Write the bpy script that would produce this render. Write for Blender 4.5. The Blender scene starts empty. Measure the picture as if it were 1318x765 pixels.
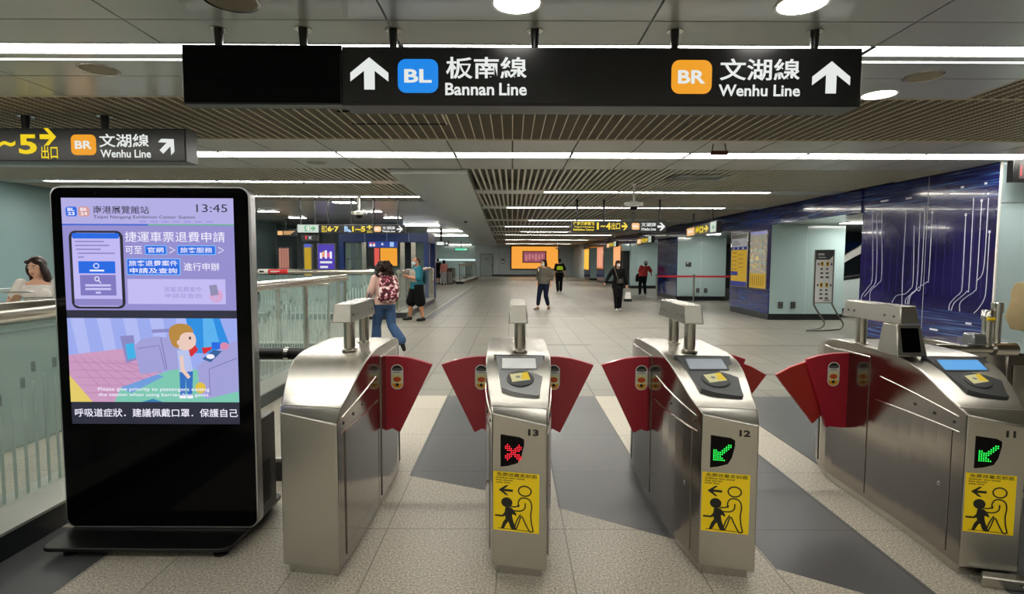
import bpy, bmesh, math, random
from mathutils import Vector, Matrix

random.seed(11)
SC = bpy.context.scene
COL = SC.collection
PI = math.pi
R = math.radians

# ------------------------------------------------------------------ camera, world, exposure
cam_data = bpy.data.cameras.new('camera')
cam = bpy.data.objects.new('camera', cam_data)
COL.objects.link(cam)
cam_data.sensor_width = 36.0
cam_data.lens = 36.0 * 706.0 / 1318.0
cam_data.clip_start = 0.05
cam_data.clip_end = 300
cam.matrix_world = (Matrix.Translation((0, 0, 1.52)) @ Matrix.Rotation(R(90 - 3.85), 4, 'X')
                    @ Matrix.Rotation(R(0.2), 4, 'Z'))
SC.camera = cam
SC.view_settings.view_transform = 'Standard'
SC.view_settings.look = 'None'
SC.view_settings.exposure = 0.5
SC.view_settings.gamma = 1.0
SC.view_settings.use_curve_mapping = False
try:
    SC.cycles.use_denoising = True
    SC.cycles.max_bounces = 8
    SC.cycles.diffuse_bounces = 3
    SC.cycles.glossy_bounces = 4
    SC.cycles.transparent_max_bounces = 12
    SC.cycles.sample_clamp_indirect = 6.0
    SC.cycles.caustics_reflective = False
    SC.cycles.caustics_refractive = False
except Exception:
    pass
world = bpy.data.worlds.new('world')
SC.world = world
world.use_nodes = True
world.node_tree.nodes['Background'].inputs[0].default_value = (0.75, 0.8, 0.8, 1)
world.node_tree.nodes['Background'].inputs[1].default_value = 0.25

STRIP = 20.5      # radiance of the fluorescent strips
SPOT = 14.0       # radiance of the downlights
SIGN_E = 0.88       # radiance of back-lit lettering

# ------------------------------------------------------------------ materials
def lin(c):
    if isinstance(c, str):
        c = [int(c[i:i + 2], 16) / 255 for i in (0, 2, 4)]
    return tuple((x / 12.92 if x <= 0.04045 else ((x + 0.055) / 1.055) ** 2.4) for x in c)

MATS = {}
def mat(name, col, rough=0.5, metal=0.0, var=0.05, scale=9.0, emit=0.0, alpha=1.0, trans=0.0, bump=0.0,
        bscale=60.0, stretch=None, rvar=0.0, spec=0.5, coat=0.0, aniso=0.0):
    if name in MATS:
        return MATS[name]
    m = bpy.data.materials.new(name)
    m.use_nodes = True
    nt = m.node_tree
    b = nt.nodes['Principled BSDF']
    c = lin(col)
    tc = nt.nodes.new('ShaderNodeTexCoord')
    mp = nt.nodes.new('ShaderNodeMapping')
    nt.links.new(tc.outputs['Object'], mp.inputs['Vector'])
    if stretch:
        mp.inputs['Scale'].default_value = stretch
    nz = nt.nodes.new('ShaderNodeTexNoise')
    nz.inputs['Scale'].default_value = scale
    nz.inputs['Detail'].default_value = 4
    nt.links.new(mp.outputs['Vector'], nz.inputs['Vector'])
    mx = nt.nodes.new('ShaderNodeMix')
    mx.data_type = 'RGBA'
    mx.inputs['A'].default_value = tuple(x * (1 - var) for x in c) + (1,)
    mx.inputs['B'].default_value = tuple(min(1, x * (1 + var)) for x in c) + (1,)
    nt.links.new(nz.outputs['Fac'], mx.inputs['Factor'])
    if emit < 0.25:
        nt.links.new(mx.outputs['Result'], b.inputs['Base Color'])
    else:                                   # a lit face: all its colour is the light it gives off
        b.inputs['Base Color'].default_value = (0.02, 0.02, 0.02, 1)
    b.inputs['Metallic'].default_value = metal
    b.inputs['Roughness'].default_value = rough
    b.inputs['Specular IOR Level'].default_value = spec
    if coat:
        b.inputs['Coat Weight'].default_value = coat
        b.inputs['Coat Roughness'].default_value = 0.03
    if aniso:
        b.inputs['Anisotropic'].default_value = aniso
    if emit:
        nt.links.new(mx.outputs['Result'], b.inputs['Emission Color'])
        b.inputs['Emission Strength'].default_value = emit
    if alpha < 1:
        b.inputs['Alpha'].default_value = alpha
    if trans:
        b.inputs['Transmission Weight'].default_value = trans
        b.inputs['IOR'].default_value = 1.1
    if rvar:
        mr = nt.nodes.new('ShaderNodeMapRange')
        mr.inputs['From Min'].default_value = 0.3
        mr.inputs['From Max'].default_value = 0.7
        mr.inputs['To Min'].default_value = max(0.02, rough - rvar)
        mr.inputs['To Max'].default_value = rough + rvar
        nt.links.new(nz.outputs['Fac'], mr.inputs['Value'])
        nt.links.new(mr.outputs['Result'], b.inputs['Roughness'])
    if bump:
        n2 = nt.nodes.new('ShaderNodeTexNoise')
        n2.inputs['Scale'].default_value = bscale
        nt.links.new(mp.outputs['Vector'], n2.inputs['Vector'])
        bp = nt.nodes.new('ShaderNodeBump')
        bp.inputs['Strength'].default_value = bump
        bp.inputs['Distance'].default_value = 0.01
        nt.links.new(n2.outputs['Fac'], bp.inputs['Height'])
        nt.links.new(bp.outputs['Normal'], b.inputs['Normal'])
    MATS[name] = m
    return m

EK = 0.72          # keeps lit panels at their photographed level under the exposure
def lamp(name, col, e):
    return mat(name, col, rough=0.6, var=0.01, emit=e * EK)

STEEL = mat('brushed_steel', 'bbb8b0', 0.27, 1.0, var=0.02, scale=60, stretch=(1, 1, 0.03))
STEEL_S = mat('polished_steel_side', '928c85', 0.15, 1.0, var=0.03, scale=40, stretch=(1, .05, 1), rvar=0.02)
STEEL_T = mat('steel_tube', 'c3beb4', 0.22, 1.0, var=0.05, scale=4, rvar=0.05)
STEEL_B = mat('bright_steel', 'd8d5ce', 0.16, 1.0, var=0.03)
DARK = mat('dark_recess', '141414', 0.7)
BLACK = mat('black_plastic', '0b0b0c', 0.35)
BLACKG = mat('black_gloss', '040405', 0.07, var=0.02, spec=0.12)
RUBBER = mat('black_rubber', '101011', 0.45, bump=0.1)
CHAR = mat('charcoal_plastic', '3a3d40', 0.32, var=0.05)
SILVER = mat('silver_plastic', '9da0a4', 0.22, 0.7, var=0.05)
WHITE = mat('white_paint', 'e6e6e2', 0.5)
RED = mat('crimson_flap', 'b01530', 0.32, var=0.06, scale=3, coat=0.3)
RED2 = mat('brick_red_flap', 'b03028', 0.35, var=0.06, scale=3)
YEL = mat('yellow_sticker', 'ffdc0c', 0.4, var=0.03)
INK = mat('ink_black', '17170f', 0.5)
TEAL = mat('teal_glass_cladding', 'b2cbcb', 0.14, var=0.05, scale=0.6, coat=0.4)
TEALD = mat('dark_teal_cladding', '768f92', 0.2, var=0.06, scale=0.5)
GREYW = mat('grey_wall', 'b4c1c4', 0.35, var=0.06, scale=0.5)
BASE = mat('dark_granite_base', '23272a', 0.3, var=0.3, scale=60)
CEILM = mat('metal_ceiling_panel', 'bbc0bd', 0.28, 0.25, var=0.03, scale=0.8)
CEILP = mat('perforated_panel', 'adadaa', 0.4, 0.2, var=0.06, scale=1.0)
SLAT = mat('aluminium_slat', 'c0bbae', 0.4, 0.2, var=0.06)
SLATG = mat('lattice_bar', 'ddd3bb', 0.45, 0.1, var=0.08)
LATT = mat('lattice_lamella', '867d6b', 0.5, 0.1, var=0.1)
PLEN = mat('dark_plenum', '6a655b', 0.8, var=0.1)
JOINT = mat('dark_joint', '26282a', 0.8)  # dark joints between strip diffusers
STRIPE = lamp('strip_diffuser', 'fffaf0', STRIP)
STRIPH = lamp('hall_strip_diffuser', 'fffaf0', 70.0)
SPOTE = lamp('downlight_diffuser', 'fffaf2', SPOT)
SIGNB = mat('sign_black', '141516', 0.25, var=0.05)
SIGNH = mat('sign_housing', '26282a', 0.35, 0.3)
WLIT = lamp('lit_white', 'eef2ee', SIGN_E)
YLIT = lamp('lit_yellow', 'f7d90c', SIGN_E)
OLIT = lamp('lit_orange', 'f0a020', 0.95)
PLIT = lamp('lit_pale_orange', 'f0b878', 1.0)
BLIT = lamp('lit_blue', '0f86e8', 0.95)
GLASS = mat('clear_glass', 'a9c4bd', 0.05, var=0.02, alpha=0.22, spec=0.6)
FROST = mat('frosted_glass_stripe', 'c2d0c9', 0.35, var=0.03, alpha=0.75)
SKIN = mat('skin', 'dcab8e', 0.5, var=0.05)
SKIN2 = mat('skin_tanned', 'b47d5e', 0.5, var=0.05)
HAIR = mat('dark_brown_hair', '251712', 0.6, spec=.2, var=0.3, scale=40, bump=0.5, bscale=90)
HAIRB = mat('black_hair', '0d0c0d', 0.6, spec=.2, var=0.3, scale=40, bump=0.5, bscale=90)
HAIRR = mat('auburn_hair', '2c1414', 0.6, spec=.2, var=0.3, scale=40, bump=0.5, bscale=90)
MASK = mat('white_mask', 'e9eceb', 0.7)

# ------------------------------------------------------------------ mesh helpers
MW = {}
def tag(o, label=None, cat=None, group=None, kind=None):
    if label: o['label'] = label
    if cat: o['category'] = cat
    if group: o['group'] = group
    if kind: o['kind'] = kind
    return o

def thing(name, label, cat, loc=(0, 0, 0), rz=0.0, group=None):
    o = bpy.data.objects.new(name, None)
    COL.objects.link(o)
    o.empty_display_size = 0.1
    o.location = loc
    o.rotation_euler = (0, 0, rz)
    MW[o.name] = Matrix.Translation(loc) @ Matrix.Rotation(rz, 4, 'Z')
    return tag(o, label, cat, group)

class MB:
    def __init__(self):
        self.v, self.f, self.mi, self.mats = [], [], [], []
    def m(self, material):
        if material not in self.mats:
            self.mats.append(material)
        return self.mats.index(material)
    def add(self, verts, faces, material, M=None):
        k, b = self.m(material), len(self.v)
        for p in verts:
            p = Vector(p)
            self.v.append(M @ p if M is not None else p)
        for f in faces:
            self.f.append([i + b for i in f])
            self.mi.append(k)
        return self
    def box(self, x0, x1, y0, y1, z0, z1, material, M=None):
        v = [(x0, y0, z0), (x1, y0, z0), (x1, y1, z0), (x0, y1, z0), (x0, y0, z1), (x1, y0, z1), (x1, y1, z1), (x0, y1, z1)]
        f = [(0, 3, 2, 1), (4, 5, 6, 7), (0, 1, 5, 4), (1, 2, 6, 5), (2, 3, 7, 6), (3, 0, 4, 7)]
        return self.add(v, f, material, M)
    def hexa(self, b, t, material):
        """bottom quad b and top quad t, both counter-clockwise seen from above"""
        return self.add(list(b) + list(t), [(3, 2, 1, 0), (4, 5, 6, 7), (0, 1, 5, 4), (1, 2, 6, 5), (2, 3, 7, 6), (3, 0, 4, 7)], material)
    def extrude(self, poly, vec, material, M=None):
        """3-D polygon swept along vec"""
        n = len(poly)
        a = [Vector(p) for p in poly]
        c = [p + Vector(vec) for p in a]
        f = [list(range(n - 1, -1, -1)), list(range(n, 2 * n))]
        f += [(i, (i + 1) % n, n + (i + 1) % n, n + i) for i in range(n)]
        return self.add(a + c, f, material, M)
    def tube(self, p0, p1, r0, material, r1=None, n=16, caps=True):
        return self.path([p0, p1], [r0, r0 if r1 is None else r1], material, n, caps)
    def path(self, pts, r, material, n=12, caps=True, closed=False):
        pts = [Vector(p) for p in pts]
        rr = r if isinstance(r, (list, tuple)) else [r] * len(pts)
        vs, fs = [], []
        up = None
        N = len(pts)
        for i, p in enumerate(pts):
            if closed:
                d = (pts[(i + 1) % N] - pts[i - 1]).normalized()
            else:
                d = (pts[min(i + 1, N - 1)] - pts[max(i - 1, 0)]).normalized()
            if up is None:
                up = Vector((0, 0, 1)) if abs(d.z) < 0.9 else Vector((1, 0, 0))
            s = d.cross(up).normalized()
            up = s.cross(d).normalized()
            for k in range(n):
                a = 2 * PI * k / n
                vs.append(p + (s * math.cos(a) + up * math.sin(a)) * rr[i])
        for i in range(N if closed else N - 1):
            j = (i + 1) % N
            for k in range(n):
                fs.append((i * n + k, i * n + (k + 1) % n, j * n + (k + 1) % n, j * n + k))
        if caps and not closed:
            fs.append(list(range(n - 1, -1, -1)))
            fs.append([(N - 1) * n + k for k in range(n)])
        return self.add(vs, fs, material)
    def lathe(self, prof, material, center=(0, 0, 0), n=24, M=None):
        vs, fs = [], []
        c = Vector(center)
        for (r, z) in prof:
            for k in range(n):
                a = 2 * PI * k / n
                vs.append(c + Vector((r * math.cos(a), r * math.sin(a), z)))
        for i in range(len(prof) - 1):
            for k in range(n):
                fs.append((i * n + k, i * n + (k + 1) % n, (i + 1) * n + (k + 1) % n, (i + 1) * n + k))
        fs.append(list(range(n - 1, -1, -1)))
        fs.append([(len(prof) - 1) * n + k for k in range(n)])
        return self.add(vs, fs, material, M)
    def ell(self, c, rad, material, rot=None, nu=16, nv=10):
        vs, fs = [], []
        c = Vector(c)
        for j in range(1, nv):
            t = PI * j / nv
            for i in range(nu):
                a = 2 * PI * i / nu
                p = Vector((rad[0] * math.sin(t) * math.cos(a), rad[1] * math.sin(t) * math.sin(a), rad[2] * math.cos(t)))
                vs.append(c + (rot @ p if rot is not None else p))
        top = Vector((0, 0, rad[2]))
        vs.append(c + (rot @ top if rot is not None else top))
        vs.append(c - (rot @ top if rot is not None else top))
        a, b = len(vs) - 2, len(vs) - 1
        for j in range(nv - 2):
            for i in range(nu):
                fs.append((j * nu + i, (j + 1) * nu + i, (j + 1) * nu + (i + 1) % nu, j * nu + (i + 1) % nu))
        for i in range(nu):
            fs.append((a, i, (i + 1) % nu))
            fs.append((b, (nv - 2) * nu + (i + 1) % nu, (nv - 2) * nu + i))
        return self.add(vs, fs, material)
    def build(self, name, parent=None, world=True, bevel=0.0, seg=2, smooth=40, label=None):
        me = bpy.data.meshes.new(name)
        vs = self.v
        M = MW.get(parent.name) if parent is not None else None
        if M is not None and world:
            Mi = M.inverted()
            vs = [Mi @ p for p in vs]
        me.from_pydata([tuple(p) for p in vs], [], self.f)
        for m in self.mats:
            me.materials.append(m)
        me.polygons.foreach_set('material_index', self.mi)
        if smooth:
            me.polygons.foreach_set('use_smooth', [True] * len(me.polygons))
            me.update()
            me.set_sharp_from_angle(angle=R(smooth))
        me.update()
        o = bpy.data.objects.new(name, me)
        COL.objects.link(o)
        if parent is not None:
            o.parent = parent
        MW[o.name] = M if M is not None else Matrix.Identity(4)
        if bevel:
            bv = o.modifiers.new('bevel', 'BEVEL')
            bv.width = bevel
            bv.segments = seg
            bv.limit_method = 'ANGLE'
            bv.angle_limit = R(30)
        if label:
            o['label'] = label
        return o

def struct(name, mb, **k):
    o = mb.build(name, **k)
    o['kind'] = 'structure'
    return o

# ------------------------------------------------------------------ flat artwork on a plane
_TX = {}
def glyphs(s, bold=0.0, spacing=1.0):
    key = (s, bold, spacing)
    if key in _TX:
        return _TX[key]
    cu = bpy.data.curves.new('txt', 'FONT')
    cu.body = s
    cu.size = 1.0
    cu.offset = bold
    cu.space_character = spacing
    cu.resolution_u = 3
    ob = bpy.data.objects.new('txt', cu)
    COL.objects.link(ob)
    dg = bpy.context.evaluated_depsgraph_get()
    dg.update()
    me = bpy.data.meshes.new_from_object(ob.evaluated_get(dg))
    vs = [(v.co.x, v.co.y) for v in me.vertices]
    fs = [list(p.vertices) for p in me.polygons]
    bpy.data.objects.remove(ob)
    bpy.data.meshes.remove(me)
    _TX[key] = (vs, fs)
    return vs, fs

def rrect(a0, b0, a1, b1, r, n=6):
    r = min(r, (a1 - a0) / 2, (b1 - b0) / 2)
    if r <= 0:
        return [(a0, b0), (a1, b0), (a1, b1), (a0, b1)]
    out = []
    for cx, cy, s in ((a1 - r, b0 + r, -90), (a1 - r, b1 - r, 0), (a0 + r, b1 - r, 90), (a0 + r, b0 + r, 180)):
        for k in range(n + 1):
            t = R(s + 90 * k / n)
            out.append((cx + r * math.cos(t), cy + r * math.sin(t)))
    return out

ARROW = [(.5, 1), (1, .52), (1, .25), (.64, .58), (.64, 0), (.36, 0), (.36, .58), (0, .25), (0, .52)]
def arrow_pts(a0, b0, a1, b1, ang=0):
    c, s = math.cos(R(ang)), math.sin(R(ang))
    out = []
    for x, y in ARROW:
        x, y = x - .5, y - .5
        out.append(((a0 + a1) / 2 + (c * x - s * y) * (a1 - a0), (b0 + b1) / 2 + (s * x + c * y) * (b1 - b0)))
    return out

class Pan(MB):
    """things printed, cut or lit on a plane: o origin, u right, v up as one faces it; d is the height off the plane"""
    def __init__(self, o, u=(1, 0, 0), v=(0, 0, 1)):
        super().__init__()
        self.o, self.u, self.w = Vector(o), Vector(u).normalized(), Vector(v).normalized()
        self.n = self.u.cross(self.w)
    def pt(self, a, b, d=0.0):
        return self.o + self.u * a + self.w * b + self.n * d
    def poly(self, pts, material, d=0.001):
        return self.add([self.pt(a, b, d) for a, b in pts], [list(range(len(pts)))], material)
    def rect(self, a0, b0, a1, b1, material, d=0.001, r=0.0):
        return self.poly(rrect(a0, b0, a1, b1, r), material, d)
    def slab(self, pts, material, d0=0.0, d1=0.01):
        n = len(pts)
        vs = [self.pt(a, b, d0) for a, b in pts] + [self.pt(a, b, d1) for a, b in pts]
        fs = [list(range(n - 1, -1, -1)), list(range(n, 2 * n))] + [(i, (i + 1) % n, n + (i + 1) % n, n + i) for i in range(n)]
        return self.add(vs, fs, material)
    def disc(self, ca, cb, ra, rb, material, d=0.001, n=24):
        return self.poly([(ca + ra * math.cos(2 * PI * k / n), cb + rb * math.sin(2 * PI * k / n)) for k in range(n)], material, d)
    def ring(self, ca, cb, ra, rb, w, material, d=0.001, n=28):
        vs, fs = [], []
        for k in range(n):
            c, s = math.cos(2 * PI * k / n), math.sin(2 * PI * k / n)
            vs += [self.pt(ca + ra * c, cb + rb * s, d), self.pt(ca + (ra - w) * c, cb + (rb - w) * s, d)]
        for k in range(n):
            j = (k + 1) % n
            fs.append((2 * k, 2 * j, 2 * j + 1, 2 * k + 1))
        return self.add(vs, fs, material)
    def line(self, pts, w, material, d=0.001, closed=False):
        P2 = [Vector(p) for p in pts]
        n = len(P2)
        vs, fs = [], []
        for i in range(n):
            if closed:
                t = P2[(i + 1) % n] - P2[i - 1]
            else:
                t = P2[min(i + 1, n - 1)] - P2[max(i - 1, 0)]
            t.normalize()
            q = Vector((-t.y, t.x)) * w / 2
            vs += [self.pt(*(P2[i] + q), d), self.pt(*(P2[i] - q), d)]
        for i in range(n if closed else n - 1):
            j = (i + 1) % n
            fs.append((2 * i, 2 * i + 1, 2 * j + 1, 2 * j))
        return self.add(vs, fs, material)
    def text(self, s, a0, b0, a1, b1, material, d=0.001, bold=0.0, spacing=1.0, fit=True):
        vs, fs = glyphs(s, bold, spacing)
        if not vs:
            return self
        x0, x1 = min(p[0] for p in vs), max(p[0] for p in vs)
        y0, y1 = min(p[1] for p in vs), max(p[1] for p in vs)
        sx, sy = (a1 - a0) / max(1e-6, x1 - x0), (b1 - b0) / max(1e-6, y1 - y0)
        return self.add([self.pt(a0 + (x - x0) * sx, b0 + (y - y0) * sy, d) for x, y in vs], fs, material)

def smooth_path(pts, n=6):
    """Catmull-Rom through points of any dimension"""
    P = [Vector(p) for p in pts]
    out = []
    for i in range(len(P) - 1):
        p0, p1, p2, p3 = P[max(i - 1, 0)], P[i], P[i + 1], P[min(i + 2, len(P) - 1)]
        for k in range(n):
            t = k / n
            out.append(0.5 * ((2 * p1) + (p2 - p0) * t + (2 * p0 - 5 * p1 + 4 * p2 - p3) * t * t + (3 * p1 - p0 - 3 * p2 + p3) * t ** 3))
    out.append(P[-1])
    return out
# ------------------------------------------------------------------ the station hall
ZC = 2.88

def tile_material(name, col, joint, speck, jw=0.0032, streaks=False, rough=0.35):
    m = bpy.data.materials.new(name)
    m.use_nodes = True
    nt = m.node_tree
    b = nt.nodes['Principled BSDF']
    L = nt.links.new
    def mth(op, a, c=None, d=None):
        n = nt.nodes.new('ShaderNodeMath')
        n.operation = op
        for i, x in enumerate((a, c, d)):
            if x is None: continue
            if isinstance(x, (int, float)): n.inputs[i].default_value = x
            else: L(x, n.inputs[i])
        return n.outputs[0]
    tc = nt.nodes.new('ShaderNodeTexCoord')
    sp = nt.nodes.new('ShaderNodeSeparateXYZ')
    L(tc.outputs['Object'], sp.inputs[0])
    x, y = mth('ADD', sp.outputs['X'], 100.07), mth('ADD', sp.outputs['Y'], 84 - 3.01)
    fx, fy = mth('FRACT', x), mth('FRACT', mth('DIVIDE', y, 0.84))
    ix = mth('FLOOR', x)
    half = mth('GREATER_THAN', fx, 0.37)
    iy = mth('FLOOR', mth('DIVIDE', y, 0.84))
    jx = mth('MINIMUM', mth('MINIMUM', fx, mth('SUBTRACT', 1.0, fx)), mth('ABSOLUTE', mth('SUBTRACT', fx, 0.37)))
    jy = mth('MULTIPLY', mth('MINIMUM', fy, mth('SUBTRACT', 1.0, fy)), 0.84)
    jm = mth('LESS_THAN', mth('MINIMUM', jx, jy), jw)
    cv = nt.nodes.new('ShaderNodeCombineXYZ')
    L(mth('ADD', mth('MULTIPLY', ix, 2.0), half), cv.inputs[0]); L(iy, cv.inputs[1])
    wn = nt.nodes.new('ShaderNodeTexWhiteNoise')
    wn.noise_dimensions = '3D'
    L(cv.outputs[0], wn.inputs['Vector'])
    n1 = nt.nodes.new('ShaderNodeTexNoise')
    n1.inputs['Scale'].default_value = 95
    n1.inputs['Detail'].default_value = 3
    L(tc.outputs['Object'], n1.inputs['Vector'])
    n2 = nt.nodes.new('ShaderNodeTexNoise')
    n2.inputs['Scale'].default_value = 1.1
    L(tc.outputs['Object'], n2.inputs['Vector'])
    gain = mth('ADD', 1.0 - speck * 0.5, mth('MULTIPLY', mth('SUBTRACT', n1.outputs['Fac'], 0.5), speck * 4.0))
    gain = mth('ADD', gain, speck * 0.5)
    gain = mth('MULTIPLY', gain, mth('ADD', 0.94, mth('MULTIPLY', wn.outputs['Value'], 0.12)))
    gain = mth('MULTIPLY', gain, mth('ADD', 0.93, mth('MULTIPLY', n2.outputs['Fac'], 0.14)))
    if streaks:
        fr = mth('LESS_THAN', mth('FRACT', mth('DIVIDE', y, 2.52)), 0.055)
        n3 = nt.nodes.new('ShaderNodeTexNoise')
        n3.inputs['Scale'].default_value = 0.33
        L(tc.outputs['Object'], n3.inputs['Vector'])
        st = mth('MULTIPLY', fr, mth('GREATER_THAN', n3.outputs['Fac'], 0.47))
        gain = mth('MULTIPLY', gain, mth('SUBTRACT', 1.0, mth('MULTIPLY', st, 0.45)))
    c = lin(col)
    vm = nt.nodes.new('ShaderNodeVectorMath')
    vm.operation = 'SCALE'
    vm.inputs[0].default_value = c
    L(gain, vm.inputs['Scale'])
    mx = nt.nodes.new('ShaderNodeMix')
    mx.data_type = 'RGBA'
    L(jm, mx.inputs['Factor'])
    L(vm.outputs[0], mx.inputs['A'])
    mx.inputs['B'].default_value = lin(joint) + (1,)
    L(mx.outputs['Result'], b.inputs['Base Color'])
    b.inputs['Roughness'].default_value = rough
    b.inputs['Specular IOR Level'].default_value = 0.4
    return m

F_NEAR = tile_material('speckled_granite', 'c6beae', '8f887b', 0.62, rough=0.42)
F_DARK = tile_material('dark_granite', '5c5d5f', '3a3a3b', 0.12, rough=0.36)
F_FAR = tile_material('grey_floor_tile', '8b887e', '66645c', 0.10, jw=0.009, streaks=True, rough=0.38)
F_EDGE = mat('pale_floor_line', 'c6c4bb', 0.45)

fl = MB()
fl.box(-9.2, 12.2, -6.2, 6.06, -0.12, 0.0, F_NEAR)
fl.box(-9.2, 12.2, 6.06, 52.2, -0.12, 0.0, F_FAR)
struct('floor', fl, smooth=0)
inl = MB()
for poly in ([(-.72, 3.78), (-.1, 3.5), (.10, 3.38), (.10, 6.06), (-.72, 6.06)],
             [(.29, 3.28), (.93, 2.88), (.93, 6.06), (.29, 6.06)],
             [(1.31, 2.62), (1.95, 2.2), (1.95, 6.06), (1.31, 6.06)],
             [(2.29, 2.0), (3.3, 1.4), (3.3, 6.06), (2.29, 6.06)],
             [(-2.74, 1.0), (-2.08, 1.0), (-2.08, 3.01), (-2.74, 3.01)],
             [(-2.28, 14.2), (-2.05, 14.2), (-2.05, 32), (-2.28, 32)]):
    inl.extrude([(a, b, 0.0) for a, b in poly], (0, 0, 0.0012), F_DARK)
inl.box(-2.34, -2.29, 14.2, 32, 0, 0.0013, F_EDGE)
struct('floor_inlay', inl, smooth=0)

# ceiling: smooth metal panels over the gates, open lattice, perforated band, slatted hall ceiling
def panel_rows(mb, xs, ys, material, gap=0.006, th=0.03, z=ZC):
    for i in range(len(xs) - 1):
        for j in range(len(ys) - 1):
            mb.box(xs[i] + gap, xs[i + 1] - gap, ys[j] + gap, ys[j + 1] - gap, z, z + th, material)

XP = [-2.22 + 1.505 * k for k in range(-5, 5)]          # joints at -2.22, -0.715, 0.79, 2.295 ...
XP = [x for x in XP if x > -9] + [3.79]
cm = MB()
panel_rows(cm, XP, [-6, -4.7, -3.73], CEILM)
panel_rows(cm, XP, [-3.43, -2.2, -1.1, -0.23], CEILM)
panel_rows(cm, XP, [0.07, 1.28, 2.25, 3.22, 3.56], CEILM)
panel_rows(cm, XP, [3.88, 4.19, 4.70], CEILM)
for y in (-3.73, -0.23, 3.56):
    cm.box(-9, 3.79, y, y + 0.02, ZC, ZC + .10, CEILM)
    cm.box(-9, 3.79, y + .19, y + .28, ZC + .002, ZC + .04, CEILM)
    cm.box(-9, 3.79, y + .31, y + .32, ZC, ZC + .10, CEILM)
struct('ceiling', cm, smooth=0)
pl = MB()
pl.box(-9.2, 12.2, -6.2, 52.2, ZC + 0.22, ZC + 0.3, PLEN)
struct('ceiling_plenum', pl, smooth=0)

la = MB()
def lattice(mb, x0, x1, y0, y1):
    k = 0
    x = math.ceil(x0 / 0.105) * 0.105
    while x < x1:
        mb.box(x - .0045, x + .0045, y0, y1, ZC, ZC + .03, SLATG)
        x += 0.105
    y = y0 + .012
    while y < y1:
        mb.box(x0, x1, y - .0045, y + .0045, ZC + .006, ZC + .03, LATT)
        y += 0.04
lattice(la, -9, 9.9, 4.715, 6.32)
lattice(la, 3.80, 9.9, -2.0, 4.70)
la.box(-9, 9.9, 4.70, 4.715, ZC - .004, ZC + .04, SLATG)
la.box(-9, 9.9, 6.32, 6.335, ZC - .004, ZC + .04, SLATG)
la.box(3.79, 3.80, -2.0, 4.7, ZC - .004, ZC + .04, SLATG)
for hx in (-1.62,):                                   # an inspection hatch in the lattice
    la.box(hx, hx + .95, 5.16, 5.175, ZC - .002, ZC + .02, DARK)
    la.box(hx, hx + .95, 5.62, 5.635, ZC - .002, ZC + .02, DARK)
    la.box(hx + .95, hx + .965, 5.16, 5.635, ZC - .002, ZC + .03, SLATG)
struct('ceiling_lattice', la, smooth=0)

cp = MB()
XB = [0.0 + 0.7525 * k for k in range(-12, 9)] + [6.65]
panel_rows(cp, XB, [6.34, 7.06], CEILP, gap=.009)
panel_rows(cp, XB, [7.44, 8.33], CEILP, gap=.009)
cp.box(-9, 6.65, 7.05, 7.07, ZC, ZC + .10, CEILM)
cp.box(-9, 6.65, 7.43, 7.45, ZC, ZC + .10, CEILM)
cp.box(6.65, 9.9, 6.34, 7.06, ZC, ZC + .03, CEILP)
cp.box(6.65, 9.9, 7.43, 7.56, ZC, ZC + .03, CEILP)
struct('ceiling_perforated', cp, smooth=0)

# long beam that drifts a little to the left on its way down the hall
def bx(y, a, b):
    return a + (b - a) * (y - 8.34) / (51.9 - 8.34)
bm_ = MB()
A0, A1, B0, B1 = -1.84, -2.95, -0.68, -1.45
bm_.hexa([(A0, 8.34, ZC - .07), (B0, 8.34, ZC - .07), (B1, 51.9, ZC - .07), (A1, 51.9, ZC - .07)],
         [(A0, 8.34, ZC + .12), (B0, 8.34, ZC + .12), (B1, 51.9, ZC + .12), (A1, 51.9, ZC + .12)], CEILM)
struct('ceiling_beam', bm_, smooth=0)

RS = [(11.1, .63, 5.15), (14.35, -.15, 5.5), (18.9, .55, 3.7), (22.4, -.3, 2.3), (26.5, .4, 2.7), (29.8, -.4, 5.4), (37.0, -.5, 5.1), (45.8, -.6, 4.9)]
LS = [(9.75, -8.2, -2.5), (12.0, -5.7, -2.0), (21.7, -4.3, -2.85), (25.7, -3.95, -2.1), (30.5, -4.7, -2.0), (48.6, -6.9, -3.6)]
sl = MB()
def slats(mb, fx0, fx1, y0, y1, pitch, material, w=.017):
    x = math.ceil(-9 / pitch) * pitch
    while x < 6.7:
        if fx0(y0) + .02 < x < fx1(y0) - .02:
            ya = y1
            while ya > y0 and not (fx0(ya) < x < fx1(ya)):
                ya -= (y1 - y0) / 6
            if ya > y0:
                mb.box(x - w, x + w, y0, ya, ZC, ZC + .03, material)
        x += pitch
rx = lambda y: 6.64 - (y - 7.6) * 0.018
ys = [8.34] + [v for s in RS for v in (s[0] - .28, s[0] + .28)] + [51.9]
for i in range(0, len(ys), 2):
    slats(sl, lambda y: bx(y, B0, B1), rx, ys[i], ys[i + 1], .1 if i < 4 else .16, SLAT)
ys = [8.34, 9.75 - .2, 9.75 + .2, 12.0 - .2, 12.0 + .2, 12.9]
for i in range(0, len(ys), 2):
    slats(sl, lambda y: -9, lambda y: bx(y, A0, A1), ys[i], ys[i + 1], .1, SLAT)
struct('ceiling_slats', sl, smooth=0)
cb = MB()
def band(mb, y, x0, x1, hw, sx0, sx1, lw):
    mb.box(x0, x1, y - hw, y - lw, ZC - .002, ZC + .03, CEILM)
    mb.box(x0, x1, y + lw, y + hw, ZC - .002, ZC + .03, CEILM)
    if sx0 > x0: mb.box(x0, sx0, y - lw, y + lw, ZC - .002, ZC + .03, CEILM)
    if sx1 < x1: mb.box(sx1, x1, y - lw, y + lw, ZC - .002, ZC + .03, CEILM)
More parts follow.
